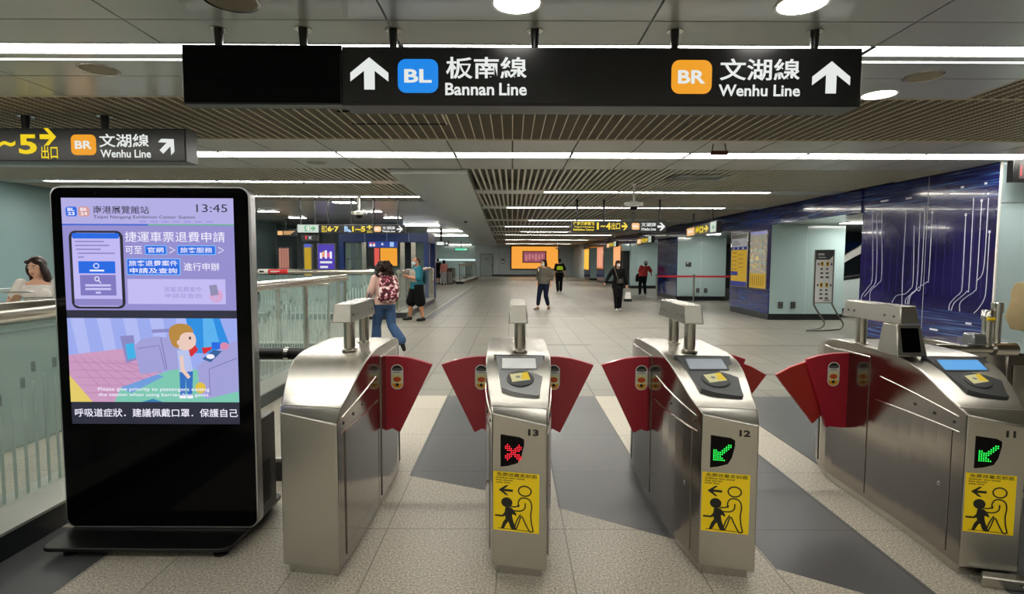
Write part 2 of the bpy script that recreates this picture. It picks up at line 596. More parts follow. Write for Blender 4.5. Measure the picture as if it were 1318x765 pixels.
for (y, a, b) in RS:
    band(cb, y, bx(y, B0, B1), rx(y), .28, a, b, .07)
for (y, a, b) in LS[:2]:
    band(cb, y, -9, bx(y, A0, A1), .2, a, b, .06)
yy = [12.9, 14.9, 16.9, 18.9, 20.9, 24.9, 28.9, 33, 38, 44, 51.9]
for j in range(len(yy) - 1):
    xr = bx(yy[j], A0, A1) - .1
    cb.box(-9, xr, yy[j] + .01, yy[j + 1] - .01, ZC, ZC + .03, CEILM)
struct('ceiling_bands', cb, smooth=0)

# light fittings set in the ceiling: every strip is a fitting of its own except the drawn reflection line
def strip_light(x0, x1, y0, y1, z, label, group=None, seglen=1.505, first=None, dm=None):
    t = thing('strip_light', label, 'ceiling light', ((x0 + x1) / 2, (y0 + y1) / 2, z), 0, group)
    x0, x1, y0, y1 = x0 + .004, x1 - .004, y0 + .004, y1 - .004
    xs = [x0]
    x = first if first is not None else x0 + seglen
    while x < x1 - .2:
        xs.append(x)
        x += seglen
    xs.append(x1)
    tray = MB()
    tray.box(x0, x1, y0, y1, z + .025, z + .04, CEILM)
    for x in xs[1:-1]:
        tray.box(x - .016, x + .016, y0, y1, z - .003, z + .03, JOINT)
    tray.build('tray', t, smooth=0)
    for i in range(len(xs) - 1):
        d = MB()
        d.box(xs[i] + .018, xs[i + 1] - .018, y0, y1, z + .004, z + .024, dm or STRIPE)
        d.build('diffuser', t, smooth=0)
    return t
strip_light(-8.9, 3.78, 3.585, 3.745, ZC, 'long bright white strip light in the ceiling directly behind the big hanging line sign', 'long strip lights', 3.01, -6.735)
tr = thing('strip_light', 'hair-thin glowing line drawn as light reflected in the ceiling gap beside the long strip light', 'ceiling light', (-2.5, 3.855, ZC))
d = MB(); d.box(-8.89, 3.77, 3.848, 3.866, ZC + .02, ZC + .03, STRIPE); d.build('diffuser', tr, smooth=0)  # glowing line drawn for the reflection in the panel gap, no lamp there
strip_light(-8.9, 3.78, -.2, -.04, ZC, 'unseen strip light added above and behind the camera to light the gate fronts', None, 3.01)  # unseen lamp added behind the camera to light the gate fronts
strip_light(-8.9, 3.78, -3.7, -3.54, ZC, 'rearmost unseen strip light added behind the camera to light the gate fronts', None, 3.01)  # further unseen lamp added for light on the gates
strip_light(-8.9, 9.8, 7.09, 7.40, ZC, 'wide strip light running right across the perforated ceiling band beyond the brown lattice', None, 1.505, -8.27)
RL = ['first strip light beyond the white dome camera side of the slatted right ceiling', 'second strip light down the right-hand slatted ceiling, above the right exit sign',
      'third strip light down the right-hand slatted ceiling', 'fourth strip light down the right-hand slatted ceiling', 'fifth strip light down the right-hand slatted ceiling',
      'sixth strip light down the right-hand slatted ceiling', 'seventh strip light down the right-hand slatted ceiling, second from the far wall', 'last strip light of the right-hand slatted ceiling, nearest the orange screen wall']
RL[0] = 'first strip light of the right-hand slatted ceiling, just past the hanging camera on the right'
for (y, a, b), lb in zip(RS, RL):
    strip_light(a, b, y - .07, y + .07, ZC, lb, None, dm=STRIPH)
LL = ['first strip light of the left ceiling, just above the black kiosk top', 'second strip light of the left ceiling, just before the hanging camera on the left',
      'short strip light of the left ceiling beyond the blue framed lift', 'strip light of the left ceiling left of the long beam beyond the lift', 'strip light left of the long beam in front of the small green exit sign', 'farthest strip light of the left ceiling near the far teal wall']
for (y, a, b), lb in zip(LS, LL):
    hw = .06 if y < 13 else .035
    strip_light(a, b, y - hw, y + hw, ZC if y < 13 else ZC - .042, lb, None, dm=STRIPH)

def downlight(x, y, r, label, lit=True):
    t = thing('downlight' if lit else 'ceiling_speaker', label, 'ceiling light' if lit else 'speaker', (x, y, ZC))
    m = MB()
    m.lathe([(r, 0.0), (r + .012, -.003), (r + .014, .006), (r, .008)], WHITE if lit else STEEL, (x, y, ZC - .004), 40)
    m.build('trim_ring', t)
    m = MB()
    m.lathe([(0.001, -.002), (r * .97, -.002), (r * .97, .004), (.001, .004)], SPOTE if lit else mat('speaker_mesh', '8c8470', 0.6, var=0.25, scale=300), (x, y, ZC - .003), 40)
    m.build('diffuser' if lit else 'grille', t)
    if lit:
        m = MB()
        for i in range(4):
            for j in range(2):
                m.box(x - .06 + i * .032, x - .036 + i * .032, y - .02 + j * .03, y + .002 + j * .03, ZC - .008, ZC - .0055, lamp('led_chip', 'dfe6ee', 3.0))
        m.build('led_array', t)
    return t
downlight(.02, 3.0, .125, 'round lit downlight in the ceiling above the middle of the big sign')
downlight(1.53, 3.0, .125, 'round lit downlight in the ceiling above the orange badge end of the big sign')
downlight(2.99, 4.58, .125, 'round lit downlight just right of the big sign, beside the brown lattice')
downlight(-2.98, 4.05, .12, 'round ceiling speaker left of the big sign below the strip light', False)
downlight(3.02, 4.13, .12, 'round ceiling speaker right of the big sign below the strip light', False)
downlight(-1.48, 2.98, .13, 'round ceiling speaker at the top edge of the picture above the blank monitor', False)
for (x, y, lb) in ((-6.92, 15.7, 'small square ceiling light on the left, nearest the kiosk'), (-3.97, 13.1, 'small square ceiling light right beside the left hanging camera, nearest one'),
                   (-3.96, 15.6, 'small square ceiling light above the left exit sign, middle one'), (-3.86, 17.8, 'small square ceiling light above the blue lift, farthest one'),
                   (-7.0, 18.0, 'small square ceiling light on the left above the green exit sign')):
    t = thing('square_ceiling_light', lb, 'ceiling light', (x, y, ZC))
    m = MB(); m.box(x - .28, x + .28, y - .14, y + .14, ZC - .012, ZC - .001, CEILM); m.build('trim_frame', t, smooth=0)
    m = MB(); m.box(x - .25, x + .25, y - .11, y + .11, ZC - .016, ZC - .0121, STRIPH); m.build('diffuser', t, smooth=0)

# walls
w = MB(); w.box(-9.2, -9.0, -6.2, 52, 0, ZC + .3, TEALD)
for y in range(-6, 52, 3): w.box(-9.0, -8.994, y - .008, y + .008, 0, ZC, WHITE)
w.box(-9.0, -8.994, -6, 52, .98, .992, WHITE)
struct('wall_left', w, smooth=0)
w = MB(); w.box(-9.2, 12.2, -6.4, -6.2, 0, ZC + .3, mat('pale_wall_behind', 'c5c8c6', 0.5)); struct('wall_back', w, smooth=0)
w = MB()
w.box(-3.45, 12.2, 52, 52.2, 0, ZC + .3, GREYW)
for x in (-1.2, .3, 2, 3.7): w.box(x - .01, x + .01, 51.992, 52, 0.1, ZC, mat('seam', '5f6a6c', .6))
struct('wall_far', w, smooth=0)
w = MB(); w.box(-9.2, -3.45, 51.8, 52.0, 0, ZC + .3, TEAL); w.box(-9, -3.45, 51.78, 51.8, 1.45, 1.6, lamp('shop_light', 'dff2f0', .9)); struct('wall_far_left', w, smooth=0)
b_ = MB(); b_.box(-1.9, 5.0, 51.9, 52.0, 0, .16, BASE); struct('baseboard_far', b_, smooth=0)
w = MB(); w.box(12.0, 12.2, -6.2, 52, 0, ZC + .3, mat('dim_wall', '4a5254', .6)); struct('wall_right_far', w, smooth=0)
w = MB(); w.box(10.0, 10.2, -6.2, 7.6, 0, ZC + .3, mat('pale_wall_behind', 'c5c8c6', 0.5)); struct('wall_right', w, smooth=0)
w = MB()
w.box(6.66, 10.0, 7.56, 7.72, 0, ZC + .3, mat('pale_teal_glass', 'bcd3d8', 0.12, var=.05, scale=.6, coat=.5))
w.box(6.648, 6.668, 7.552, 7.578, 0, ZC, WHITE)
w.box(6.66, 10.0, 7.552, 7.56, 2.335, 2.342, mat('seam_pale', 'd5dfe0', .5))
struct('wall_right_return', w, smooth=0)
# far right end: wall that closes the hall past the last pillar
w = MB(); w.extrude([(6.2, 44.0, 0), (5.75, 51.9, 0), (5.9, 51.9, 0), (6.4, 44.0, 0)], (0, 0, ZC), GREYW); struct('wall_far_right', w, smooth=0)

# blue art wall
def blue_material(name, lo, hi):
    m = bpy.data.materials.new(name)
    m.use_nodes = True
    nt = m.node_tree
    L = nt.links.new
    b = nt.nodes['Principled BSDF']
    tc = nt.nodes.new('ShaderNodeTexCoord')
    def noise(scale, stretch):
        mp = nt.nodes.new('ShaderNodeMapping')
        mp.inputs['Scale'].default_value = stretch
        L(tc.outputs['Object'], mp.inputs['Vector'])
        n = nt.nodes.new('ShaderNodeTexNoise')
        n.inputs['Scale'].default_value = scale
        n.inputs['Detail'].default_value = 2
        L(mp.outputs['Vector'], n.inputs['Vector'])
        return n.outputs['Fac']
    def ramp(src, stops):
        r = nt.nodes.new('ShaderNodeValToRGB')
        e = r.color_ramp.elements
        while len(e) < len(stops): e.new(0.5)
        for q, (p, c) in zip(e, stops):
            q.position = p
            q.color = lin(c) + (1,)
        L(src, r.inputs['Fac'])
        return r.outputs['Color']
    base = ramp(noise(1.4, (1, 1, 1)), [(0.3, '15123f'), (0.7, '221d58')])
    st = ramp(noise(5, (1, .22, 9)), [(0.35, '17154a'), (0.52, '1f2461'), (0.64, '2f5590'), (0.72, '6a80b4'), (0.78, '33296a')])
    sp = nt.nodes.new('ShaderNodeSeparateXYZ')
    L(tc.outputs['Object'], sp.inputs[0])
    def step(v, op):
        n = nt.nodes.new('ShaderNodeMath')
        n.operation = op
        L(sp.outputs['Z'], n.inputs[0])
        n.inputs[1].default_value = v
        return n.outputs[0]
    mxm = nt.nodes.new('ShaderNodeMath')
    mxm.operation = 'MAXIMUM'
    L(step(lo, 'LESS_THAN'), mxm.inputs[0])
    L(step(hi, 'GREATER_THAN'), mxm.inputs[1])
    mx = nt.nodes.new('ShaderNodeMix')
    mx.data_type = 'RGBA'
    L(mxm.outputs[0], mx.inputs['Factor'])
    L(base, mx.inputs['A'])
    L(st, mx.inputs['B'])
    L(mx.outputs['Result'], b.inputs['Base Color'])
    b.inputs['Roughness'].default_value = 0.13
    b.inputs['Coat Weight'].default_value = 0.3
    return m
BLUE = blue_material('indigo_art_glass', 0.78, 2.40)
BLUES = blue_material('indigo_art_glass_streaked', 3.0, 2.0)
BLUEL = blue_material('indigo_art_low', 0.8, 9.0)

w = MB()
w.box(6.655, 6.9, 7.58, 10.5, 0.12, ZC, BLUE)
w.box(6.68, 6.9, 7.72, 10.5, 0, .12, BASE)
struct('wall_right_blue', w, smooth=0)
CIRC = [
    [(10.21, 2.40), (10.13, 1.26), (10.24, 1.04), (10.40, 0.88), (10.43, 0.78)],
    [(10.09, 2.42), (10.02, 1.26), (10.16, 1.02), (10.34, 0.86)],
    [(9.96, 2.43), (9.88, 1.31), (9.96, 1.12), (10.16, 0.97), (10.17, 0.77)],
    [(9.34, 2.39), (9.35, 1.32), (9.33, 0.79)],
    [(9.14, 2.12), (9.10, 1.20), (9.17, 1.05), (9.28, 0.97), (9.47, 0.93), (9.58, 0.80)],
    [(9.02, 2.32), (9.01, 1.16), (9.10, 1.01), (9.24, 0.89), (9.25, 0.80)],
    [(8.92, 2.42), (8.92, 1.17), (9.02, 1.05), (9.17, 0.92), (9.21, 0.80)],
    [(8.76, 2.28), (8.76, 1.29), (8.80, 1.19), (8.96, 1.10), (9.13, 0.96), (9.17, 0.80)],
    [(8.11, 2.19), (8.10, 1.20), (8.13, 1.06), (8.22, 0.98), (8.31, 0.88), (8.32, 0.78)],
    [(7.99, 2.44), (7.98, 1.20), (8.01, 1.09), (8.12, 0.99), (8.23, 0.90), (8.28, 0.78)],
    [(7.85, 2.37), (7.85, 1.25), (7.88, 1.10), (8.01, 1.01), (8.12, 0.91), (8.12, 0.78)],
    [(7.74, 2.41), (7.74, 1.69), (7.75, 1.43), (7.78, 1.32), (7.85, 1.25)],
    [(7.69, 1.92), (7.69, 1.18), (7.71, 1.00), (7.79, 0.86), (7.87, 0.78)],
]
LINEM = mat('pale_art_line', 'd9dcee', 0.3)
cw = MB()
for l in CIRC:
    pts = [Vector((6.653, y, z)) for y, z in smooth_path(l, 5)]
    cw.path(pts, .0052, LINEM, 6)
for i in range(16):                                     # fainter parallel lines
    y = 7.78 + i * .172
    cw.box(6.652, 6.6555, y - .0012, y + .0012, 1.0, 2.1 + .2 * math.sin(i * 1.7), mat('faint_art_line', '443e88', 0.3))
for y, z in ((7.85, 2.37), (8.11, 2.19), (7.69, 1.92), (8.76, 2.28)):
    cw.box(6.649, 6.656, y - .016, y + .016, z, z + .035, LINEM)
for (y, z, w2) in ((7.95, .62, .10), (8.6, .45, .16), (9.2, .55, .05), (8.2, 2.62, .05), (7.8, 2.62, .04), (8.5, 2.55, .12), (9.3, 2.58, .14), (7.75, 2.47, .04), (9.9, 2.6, .2), (8.1, .3, .2), (9.0, .28, .12)):
    cw.box(6.650, 6.656, y - w2 / 2, y + w2 / 2, z - .014, z + .014, LINEM)
cw.box(6.651, 6.656, 8.86, 8.864, .12, ZC, mat('seam_pale', 'd5dfe0', .5))
struct('trim_art_lines', cw, smooth=40)

fa = MB()
fa.hexa([(6.62, 10.5, 2.44), (6.76, 10.5, 2.44), (6.1, 46, 2.44), (5.95, 46, 2.44)], [(6.62, 10.5, ZC), (6.76, 10.5, ZC), (6.1, 46, ZC), (5.95, 46, ZC)], BLUES)
struct('wall_right_fascia', fa, smooth=0)
so = MB()
so.hexa([(6.74, 10.5, 2.46), (12, 10.5, 2.46), (12, 46, 2.46), (6.08, 46, 2.46)], [(6.74, 10.5, 2.52), (12, 10.5, 2.52), (12, 46, 2.52), (6.08, 46, 2.52)], CEILM)
struct('ceiling_side_bay', so, smooth=0)

def pillar(label, x0, x1, y0, y1, side, seams=(), socks=(), group=None):
    """teal front towards the camera, patterned side towards the hall, dark granite base"""
    t = thing('pillar', label, 'pillar', ((x0 + x1) / 2, (y0 + y1) / 2, 0), 0, group)
    m = MB(); m.box(x0 + .03, x1, y0, y1, .16, 2.455, TEAL)
    for s in seams: m.box(s - .006, s + .006, y0 - .004, y0, .16, 2.44, mat('seam_pale', 'd5dfe0', .5))
    m.build('cladding', t, smooth=0)
    m = MB(); m.box(x0, x0 + .03, y0 - .002, y1, .16, 2.435, side); m.build('art_panel', t, smooth=0)
    m = MB(); m.box(x0 + .02, x1, y0 + .03, y1, 0, .16, BASE); m.build('plinth', t, smooth=0)
    for sx in socks:
        m = MB(); m.box(sx - .06, sx + .06, y0 - .02, y0, .30, .47, CHAR); m.box(sx - .045, sx + .045, y0 - .023, y0 - .02, .32, .38, STEEL); m.box(sx - .045, sx + .045, y0 - .023, y0 - .02, .40, .45, STEEL)
        m.build('socket', t, smooth=0)
    return t
pillar('nearest teal pillar on the right with two map boards on its indigo side', 6.60, 8.52, 14.1, 16.62, BLUEL, (7.55,), (6.92, 7.24))
pillar('second teal pillar on the right behind the red belt barrier', 6.27, 8.15, 20.95, 23.7, BLUES, (7.2,), (7.1, 7.4))
pillar('third teal pillar on the right beside the man in the red shirt', 6.45, 8.2, 29.8, 32.9, TEAL, (6.85,))
pillar('fourth teal pillar on the right with a pink lit poster on its side', 6.0, 8.0, 35.9, 38.9, BLUES)
pillar('farthest teal pillar on the right with a yellow lit poster on its side', 5.9, 8.0, 41.8, 45.0, BLUES)
w = MB(); w.box(6.08, 6.45, 30.2, 32.9, 0, 2.05, DARK); w.box(6.05, 6.46, 30.1, 32.9, 2.05, 2.44, TEAL); struct('door_2', w, smooth=0)

w = MB(); w.box(-9.0, -6.4, 23.0, 23.2, 0, ZC, GREYW)
for x in (-8.2, -7.1): w.box(x - .25, x + .25, 22.7, 23.0, 0, ZC, mat('pillar_grey', '8e989a', .35))
struct('wall_left_inner', w, smooth=0)
for (x, y, lb) in ((7.0, 19.4, 'small ceiling light in the side bay in front of the second teal pillar'), (6.9, 28.0, 'small ceiling light in the side bay in front of the third teal pillar')):
    t = thing('bay_downlight', lb, 'ceiling light', (x, y, 2.45))
    m = MB(); m.box(x - .32, x + .32, y - .16, y + .16, 2.448, 2.459, CEILM); m.build('trim_frame', t, smooth=0)
    m = MB(); m.box(x - .28, x + .28, y - .12, y + .12, 2.438, 2.4479, STRIPH); m.build('diffuser', t, smooth=0)

# far door, grey
dr = MB()
dr.box(-3.05, -1.80, 51.93, 52.0, 0, 2.12, mat('door_frame', '6c7678', .5))
dr.box(-2.98, -1.87, 51.90, 51.95, 0.01, 2.06, mat('pale_door', '97a2a3', .45))
o = struct('door_1', dr, bevel=.01)
h = MB(); h.box(-2.0, -1.93, 51.86, 51.90, .95, 1.1, CHAR); h.build('door_handle', o, smooth=0)
h = MB(); h.box(-2.55, -2.25, 51.89, 51.90, 1.62, 1.68, CHAR); h.build('door_plate', o, smooth=0)
# ------------------------------------------------------------------ ticket gates
GY, GL = 2.49, 1.80
PROF = [(0, None), (.055, .82), (.15, .852), (.25, .896), (.35, .938), (.45, .97), (.55, .989), (.65, .998), (.74, 1.0)]
LEDG = lamp('led_green', '20f050', 1.5)
LEDR = lamp('led_red', 'ff2038', 1.4)
AMB = mat('sticker_amber', 'f0a81c', .4)
ORG = mat('sticker_orange', 'd8541c', .4)
CARD = mat('card_cream', 'ece7b0', .4)
SCR = lamp('screen_blue', '4fa4e6', .9)
SCRP = mat('screen_pale_reflection', 'b9c3d2', .08, var=.1, scale=4, coat=.5)  # unlit display: pale reflected light put into its colour

def gate(no, xlf, xrf, xlm, xrm, arm_x, label, flaps, sign, hood, screen, sticker=True, display=False):
    cx = (xlm + xrm) / 2
    t = thing('ticket_gate', label, 'ticket gate', (cx, GY + GL / 2, 0), 0, 'ticket gates')
    xlr, xrr = cx - (xrf - cx) * .9, cx + (cx - xlf) * .9
    def ease(q): return math.sin(PI / 2 * max(0, min(1, q)))
    def XL(y):
        s = (y - GY) / GL
        return xlm + (xlf - xlm) * (1 - ease(s / .34)) if s < .5 else xlm + (xlr - xlm) * (1 - ease((1 - s) / .34))
    def XR(y):
        s = (y - GY) / GL
        return xrm + (xrf - xrm) * (1 - ease(s / .34)) if s < .5 else xrm + (xrr - xrm) * (1 - ease((1 - s) / .34))
    def ZT(d):
        for (a, za), (b, zb) in zip(PROF[1:], PROF[2:]):
            if a <= d <= b: return za + (zb - za) * (d - a) / (b - a)
        return 1.0 if d > .74 else .82
    st = []
    for d, z in PROF:
        yl, yr = GY + .055 + d * .95, GY + d
        st.append((XL(yl), yl, z or .80, XR(yr), yr, z or .756))
    back = []
    for d, z in PROF:
        yl, yr = GY + GL - d, GY + GL - .055 - d * .95
        back.append((XL(yl), yl, z or .756, XR(yr), yr, z or .80))
    st += back[::-1]
    n = len(st)
    b = MB()
    zb = .055
    vs = []
    for (xl, yl, zl, xr, yr, zr) in st:
        vs += [(xl, yl, zb), (xl, yl, zl), (xr, yr, zr), (xr, yr, zb)]
    side_f, top_f, end_f = [], [], []
    for i in range(n - 1):
        a, c = 4 * i, 4 * i + 4
        side_f += [(a, a + 1, c + 1, c), (a + 2, a + 3, c + 3, c + 2)]
        top_f += [(a + 1, a + 2, c + 2, c + 1)]
        side_f += [(a + 3, a, c, c + 3)]
    e = 4 * (n - 1)
    end_f = [(0, 3, 2, 1), (e, e + 1, e + 2, e + 3)]
    b.v = [Vector(p) for p in vs]
    ks, kt = b.m(STEEL_S), b.m(STEEL)
    b.f = [list(f) for f in side_f] + [list(f) for f in top_f + end_f]
    b.mi = [ks] * len(side_f) + [kt] * (len(top_f) + 2)
    b.build('body', t, bevel=.007, seg=3, smooth=25)
    p = MB()
    m = [((XL(y) + .025), y) for y in [GY + .09 + k * (GL - .18) / 8 for k in range(9)]]
    q = [((XR(y) - .025), y) for y in [GY + .05 + k * (GL - .12) / 8 for k in range(9)]]
    p.extrude([(x, y, 0) for x, y in m + q[::-1]][::-1], (0, 0, .06), STEEL)
    p.build('plinth', t, smooth=0)
    # side panels, doors and drawn highlight lines; y counted from the front on the left side, from the back on the right
    def side_quad(side, y0, y1, zb_, zt_, off, material, nm=6):
        mb = MB()
        vs, fs = [], []
        for k in range(nm + 1):
            y = y0 + (y1 - y0) * k / nm
            x = XL(y) - off if side < 0 else XR(y) + off
            xi = x - side * (off + .004)
            z0, z1 = zb_(y), zt_(y)
            vs += [(x, y, z0), (x, y, z1), (xi, y, z1), (xi, y, z0)]
        for k in range(nm):
            a, c = 4 * k, 4 * k + 4
            for j in range(4):
                i2 = (j + 1) % 4
                fs.append((a + j, a + i2, c + i2, c + j) if side < 0 else (a + i2, a + j, c + j, c + i2))
        fs += [(0, 3, 2, 1), (4 * nm, 4 * nm + 1, 4 * nm + 2, 4 * nm + 3)]
        return mb.add(vs, fs, material)
    def side_line(side, pts, r=.0028):
        mb = MB()
        ps = []
        for (y, z) in pts:
            ps.append(((XL(y) - .001) if side < 0 else (XR(y) + .001), y, z))
        return mb.path(ps, r, STEEL_B, 6)
    def lines(y0, z0, y1, z1, k=8):
        return [(y0 + (y1 - y0) * i / k, z0 + (z1 - z0) * i / k) for i in range(k + 1)]
    for side in (-1, 1):
        yy = GY + (.06 if side < 0 else .01)
        for nm, ya, yb, za, zt0, zt1 in (('access_door', .09, .68, .085, .70, .69), ('middle_door', .76, 1.28, .085, .935, .93), ('access_door', 1.34, 1.68, .085, .70, .70)):
            side_quad(side, yy + ya, yy + yb, lambda y: za, lambda y, a=ya, c=yb, u=zt0, w=zt1: u + (w - u) * (y - yy - a) / (c - a), .004, STEEL_S).build(nm, t, smooth=0, bevel=.0015, seg=1)
        side_line(side, lines(yy + .04, .702, yy + .69, .694)).build('highlight_line', t)  # bevel highlights on panel edges drawn as bright tubes
        side_line(side, lines(yy + .05, .775, yy + .66, .84)).build('highlight_line', t)
        side_line(side, lines(yy + .76, .94, yy + 1.28, .936)).build('highlight_line', t)
        for (y, z) in ((.08, .74), (.22, .745), (.37, .752)):
            s = MB()
            x = XL(yy + y) if side < 0 else XR(yy + y)
            s.ell((x, yy + y, z), (.004, .013, .009), BLACK, nu=12, nv=6)
            s.build('sensor', t)
        lk = MB()
        y = yy + .16
        x = XL(y) if side < 0 else XR(y)
        lk.ell((x + side * .004, y, .40), (.004, .011, .011), STEEL_B, nu=12, nv=6)
        lk.build('door_lock', t)
    m = MB(); m.path([(XL(GY + .107) - .001, GY + .107, .8215), (XR(GY + .055) + .001, GY + .055, .8215)], .0022, STEEL_B, 6); m.build('highlight_line', t)  # bright tube drawn as the highlight along the crease
    # front face: number, signal window, notice
    L, Rr = Vector((XL(GY + .055), GY + .055, 0)), Vector((XR(GY), GY, 0))
    W_ = (Rr - L).length
    F = lambda: Pan(L, Rr - L, (0, 0, 1))
    if sign:
        q = F(); q.text(no, W_ * .66, .703, W_ * (.81 if no == '11' else .85), .734, INK, .0015, .03 if no == '11' else .04); q.build('gate_number', t, smooth=0)
        q = F()
        k = W_ / .25
        out = [(.04 * k, .545), (.075 * k, .552), (.118 * k, .568), (.135 * k, .60), (.147 * k, .655), (.147 * k, .682), (.128 * k, .692), (.04 * k, .70)]
        q.slab(out, BLACKG, -.004, .004)
        sw = q.build('signal_window', t, smooth=0)
        q = F()
        rows = (['010000010', '111000111', '111101111', '011111110', '000111000', '011111110', '111101111', '111000111', '010000010'] if sign == 'x' else
                ['000000011', '000000111', '000001110', '110011100', '111111000', '111110000', '111100000', '111110000', '111111000'])
        px = .0092
        ox, oz = (.064 * k, .582) if sign == 'x' else (.055 * k, .585)
        for j, r in enumerate(rows):
            for i, ch in enumerate(r):
                if ch == '1':
                    q.disc(ox + i * px, oz + (len(rows) - 1 - j) * px, .0034, .0034, LEDR if sign == 'x' else LEDG, .006, 8)
        q.build('led_cross' if sign == 'x' else 'led_arrow', sw, smooth=0)
        # yellow notice
        q = F()
        a0, a1, b0, b1 = .006, .006 + .212 * k, .235, .522
        w_, h_ = a1 - a0, b1 - b0
        q.rect(a0, b0, a1, b1, YEL, .0012)
        X = lambda s: a0 + s * w_
        Z = lambda s: b0 + s * h_
        q.text('免票孩童走前面', X(.08), Z(.925), X(.95), Z(.985), INK, .002, .008)
        for i, s in enumerate(('Children who travel', 'free should', 'enter first.')):
            q.text(s, X(.06), Z(.885 - i * .04), X(.06 + (.62, .36, .32)[i]), Z(.913 - i * .04), INK, .002, .02)
        q.poly([(X(.12), Z(.69)), (X(.28), Z(.775)), (X(.34), Z(.775)), (X(.24), Z(.71)), (X(.43), Z(.71)), (X(.43), Z(.67)), (X(.24), Z(.67)), (X(.34), Z(.605)), (X(.28), Z(.605))], INK, .002)
        q.ring(X(.69), Z(.70), .032 * k, .027, .0065, INK, .002)                     # grown-up, outlined
        body = smooth_path([(X(.56), Z(.42)), (X(.55), Z(.50)), (X(.60), Z(.57)), (X(.70), Z(.585)), (X(.80), Z(.55)), (X(.84), Z(.45)), (X(.82), Z(.30)), (X(.84), Z(.15)), (X(.87), Z(.05)), (X(.80), Z(.03)), (X(.70), Z(.16)), (X(.62), Z(.27)), (X(.55), Z(.13)), (X(.50), Z(.035))], 5)
        q.line(body, .0062, INK, .002)
        q.line(smooth_path([(X(.70), Z(.50)), (X(.69), Z(.41)), (X(.60), Z(.36)), (X(.45), Z(.355)), (X(.33), Z(.37)), (X(.33), Z(.42)), (X(.48), Z(.42)), (X(.58), Z(.46))], 5), .0062, INK, .002)
        q.line(smooth_path([(X(.60), Z(.30)), (X(.52), Z(.19)), (X(.46), Z(.04))], 4), .0062, INK, .002)
        q.disc(X(.30), Z(.485), .026 * k, .024, INK, .0021)                         # child, solid
        q.poly(smooth_path([(X(.27), Z(.40)), (X(.40), Z(.40)), (X(.50), Z(.31)), (X(.50), Z(.27)), (X(.42), Z(.29)), (X(.44), Z(.18)), (X(.50), Z(.05)), (X(.40), Z(.045)), (X(.33), Z(.17)), (X(.27), Z(.22)), (X(.25), Z(.31))], 3), INK, .0021)
        q.poly([(X(.30), Z(.24)), (X(.22), Z(.15)), (X(.17), Z(.04)), (X(.24), Z(.04)), (X(.30), Z(.13)), (X(.36), Z(.18))], INK, .0022)
        q.poly([(X(.28), Z(.34)), (X(.20), Z(.265)), (X(.04), Z(.265)), (X(.04), Z(.235)), (X(.22), Z(.235)), (X(.32), Z(.29))], INK, .0022)
        q.line([(X(.1), Z(.035)), (X(.9), Z(.03))], .003, INK, .002)
        q.build('notice_sticker', t, smooth=0)
    # reader plate on the curved top
    if hood is not None:
        yb, yt = GY + .165, GY + .52
        zb2, zt2 = ZT(.15) + .002, ZT(.5) + .002
        bl, br, tl, tr_ = XL(yb) + .052, XR(yb) - .045, XL(yt) + .058, XR(yt) - .045
        if display: tl += .05; bl += .04; tr_ += .03
        vdir = Vector(((tl + tr_ - bl - br) / 2, yt - yb, zt2 - zb2))
        hgt = vdir.length
        c0 = Vector(((bl + br) / 2, yb, zb2))
        P_ = lambda: Pan(c0, (1, 0, 0), vdir)
        wb, wt = (br - bl) / 2, (tr_ - tl) / 2
        sh = smooth_path([(-wb * .9, .055), (-wb * .3, .018), (wb * .75, -.012), (wb * .98, .0), (wb * 1.0, .03), (wt * .99, hgt * .6), (wt, hgt * .97), (wt * .96, hgt), (-wt * .96, hgt), (-wt, hgt * .97), (-wb * 1.0, .085), (-wb * .9, .055)], 4)[:-1]
        q = P_(); q.slab(sh, hood, -.03, .012); hd = q.build('reader_plate', t, bevel=.004, seg=2, smooth=30)
        q = P_(); q.slab(rrect(-wt * .80, hgt * .60, wt * .74, hgt * .93, .01), hood, .008, .016); q.rect(-wt * .74, hgt * .625, wt * .68, hgt * .905, screen, .0165, .006); q.build('display', hd, smooth=0)
        q = P_()
        q.slab([(wb * .02 + wb * .72 * math.cos(2 * PI * k / 28), hgt * .36 + hgt * .20 * math.sin(2 * PI * k / 28)) for k in range(28)], CHAR, .008, .019)
        q.build('reader_pad', hd, bevel=.004, smooth=30)
        q = P_()
        q.poly([(-wb * .40, hgt * .25), (wb * .54, hgt * .31), (wb * .40, hgt * .51), (-wb * .53, hgt * .45)], CARD, .0205)
        q.poly([(wb * .06, hgt * .32), (wb * .54, hgt * .32), (wb * .40, hgt * .51), (wb * .14, hgt * .49)], YEL, .021)
        q.disc(-wb * .1, hgt * .38, .012, .012, mat('card_grey', '9a9a80', .5), .0212, 12)
        q.build('card_sticker', hd, smooth=0)
    # sensor arm on posts
    zt = 1.0
    a = MB()
    y0, y1 = 3.02, 3.56
    a.hexa([(arm_x - .055, y0, 1.168), (arm_x + .055, y0, 1.168), (arm_x + .055, y1, 1.168), (arm_x - .055, y1, 1.168)],
           [(arm_x - .044, y0 + .02, 1.272), (arm_x + .044, y0 + .02, 1.272), (arm_x + .044, y1 - .02, 1.272), (arm_x - .044, y1 - .02, 1.272)], STEEL)
    ar = a.build('sensor_arm', t, bevel=.006, seg=2)
    for s in (-1, 1):
        for y in (3.08, 3.16, 3.44, 3.5):
            e_ = MB(); e_.ell((arm_x + s * .05, y, 1.21), (.004, .009, .007), BLACK, nu=10, nv=6); e_.build('sensor_eye', ar)
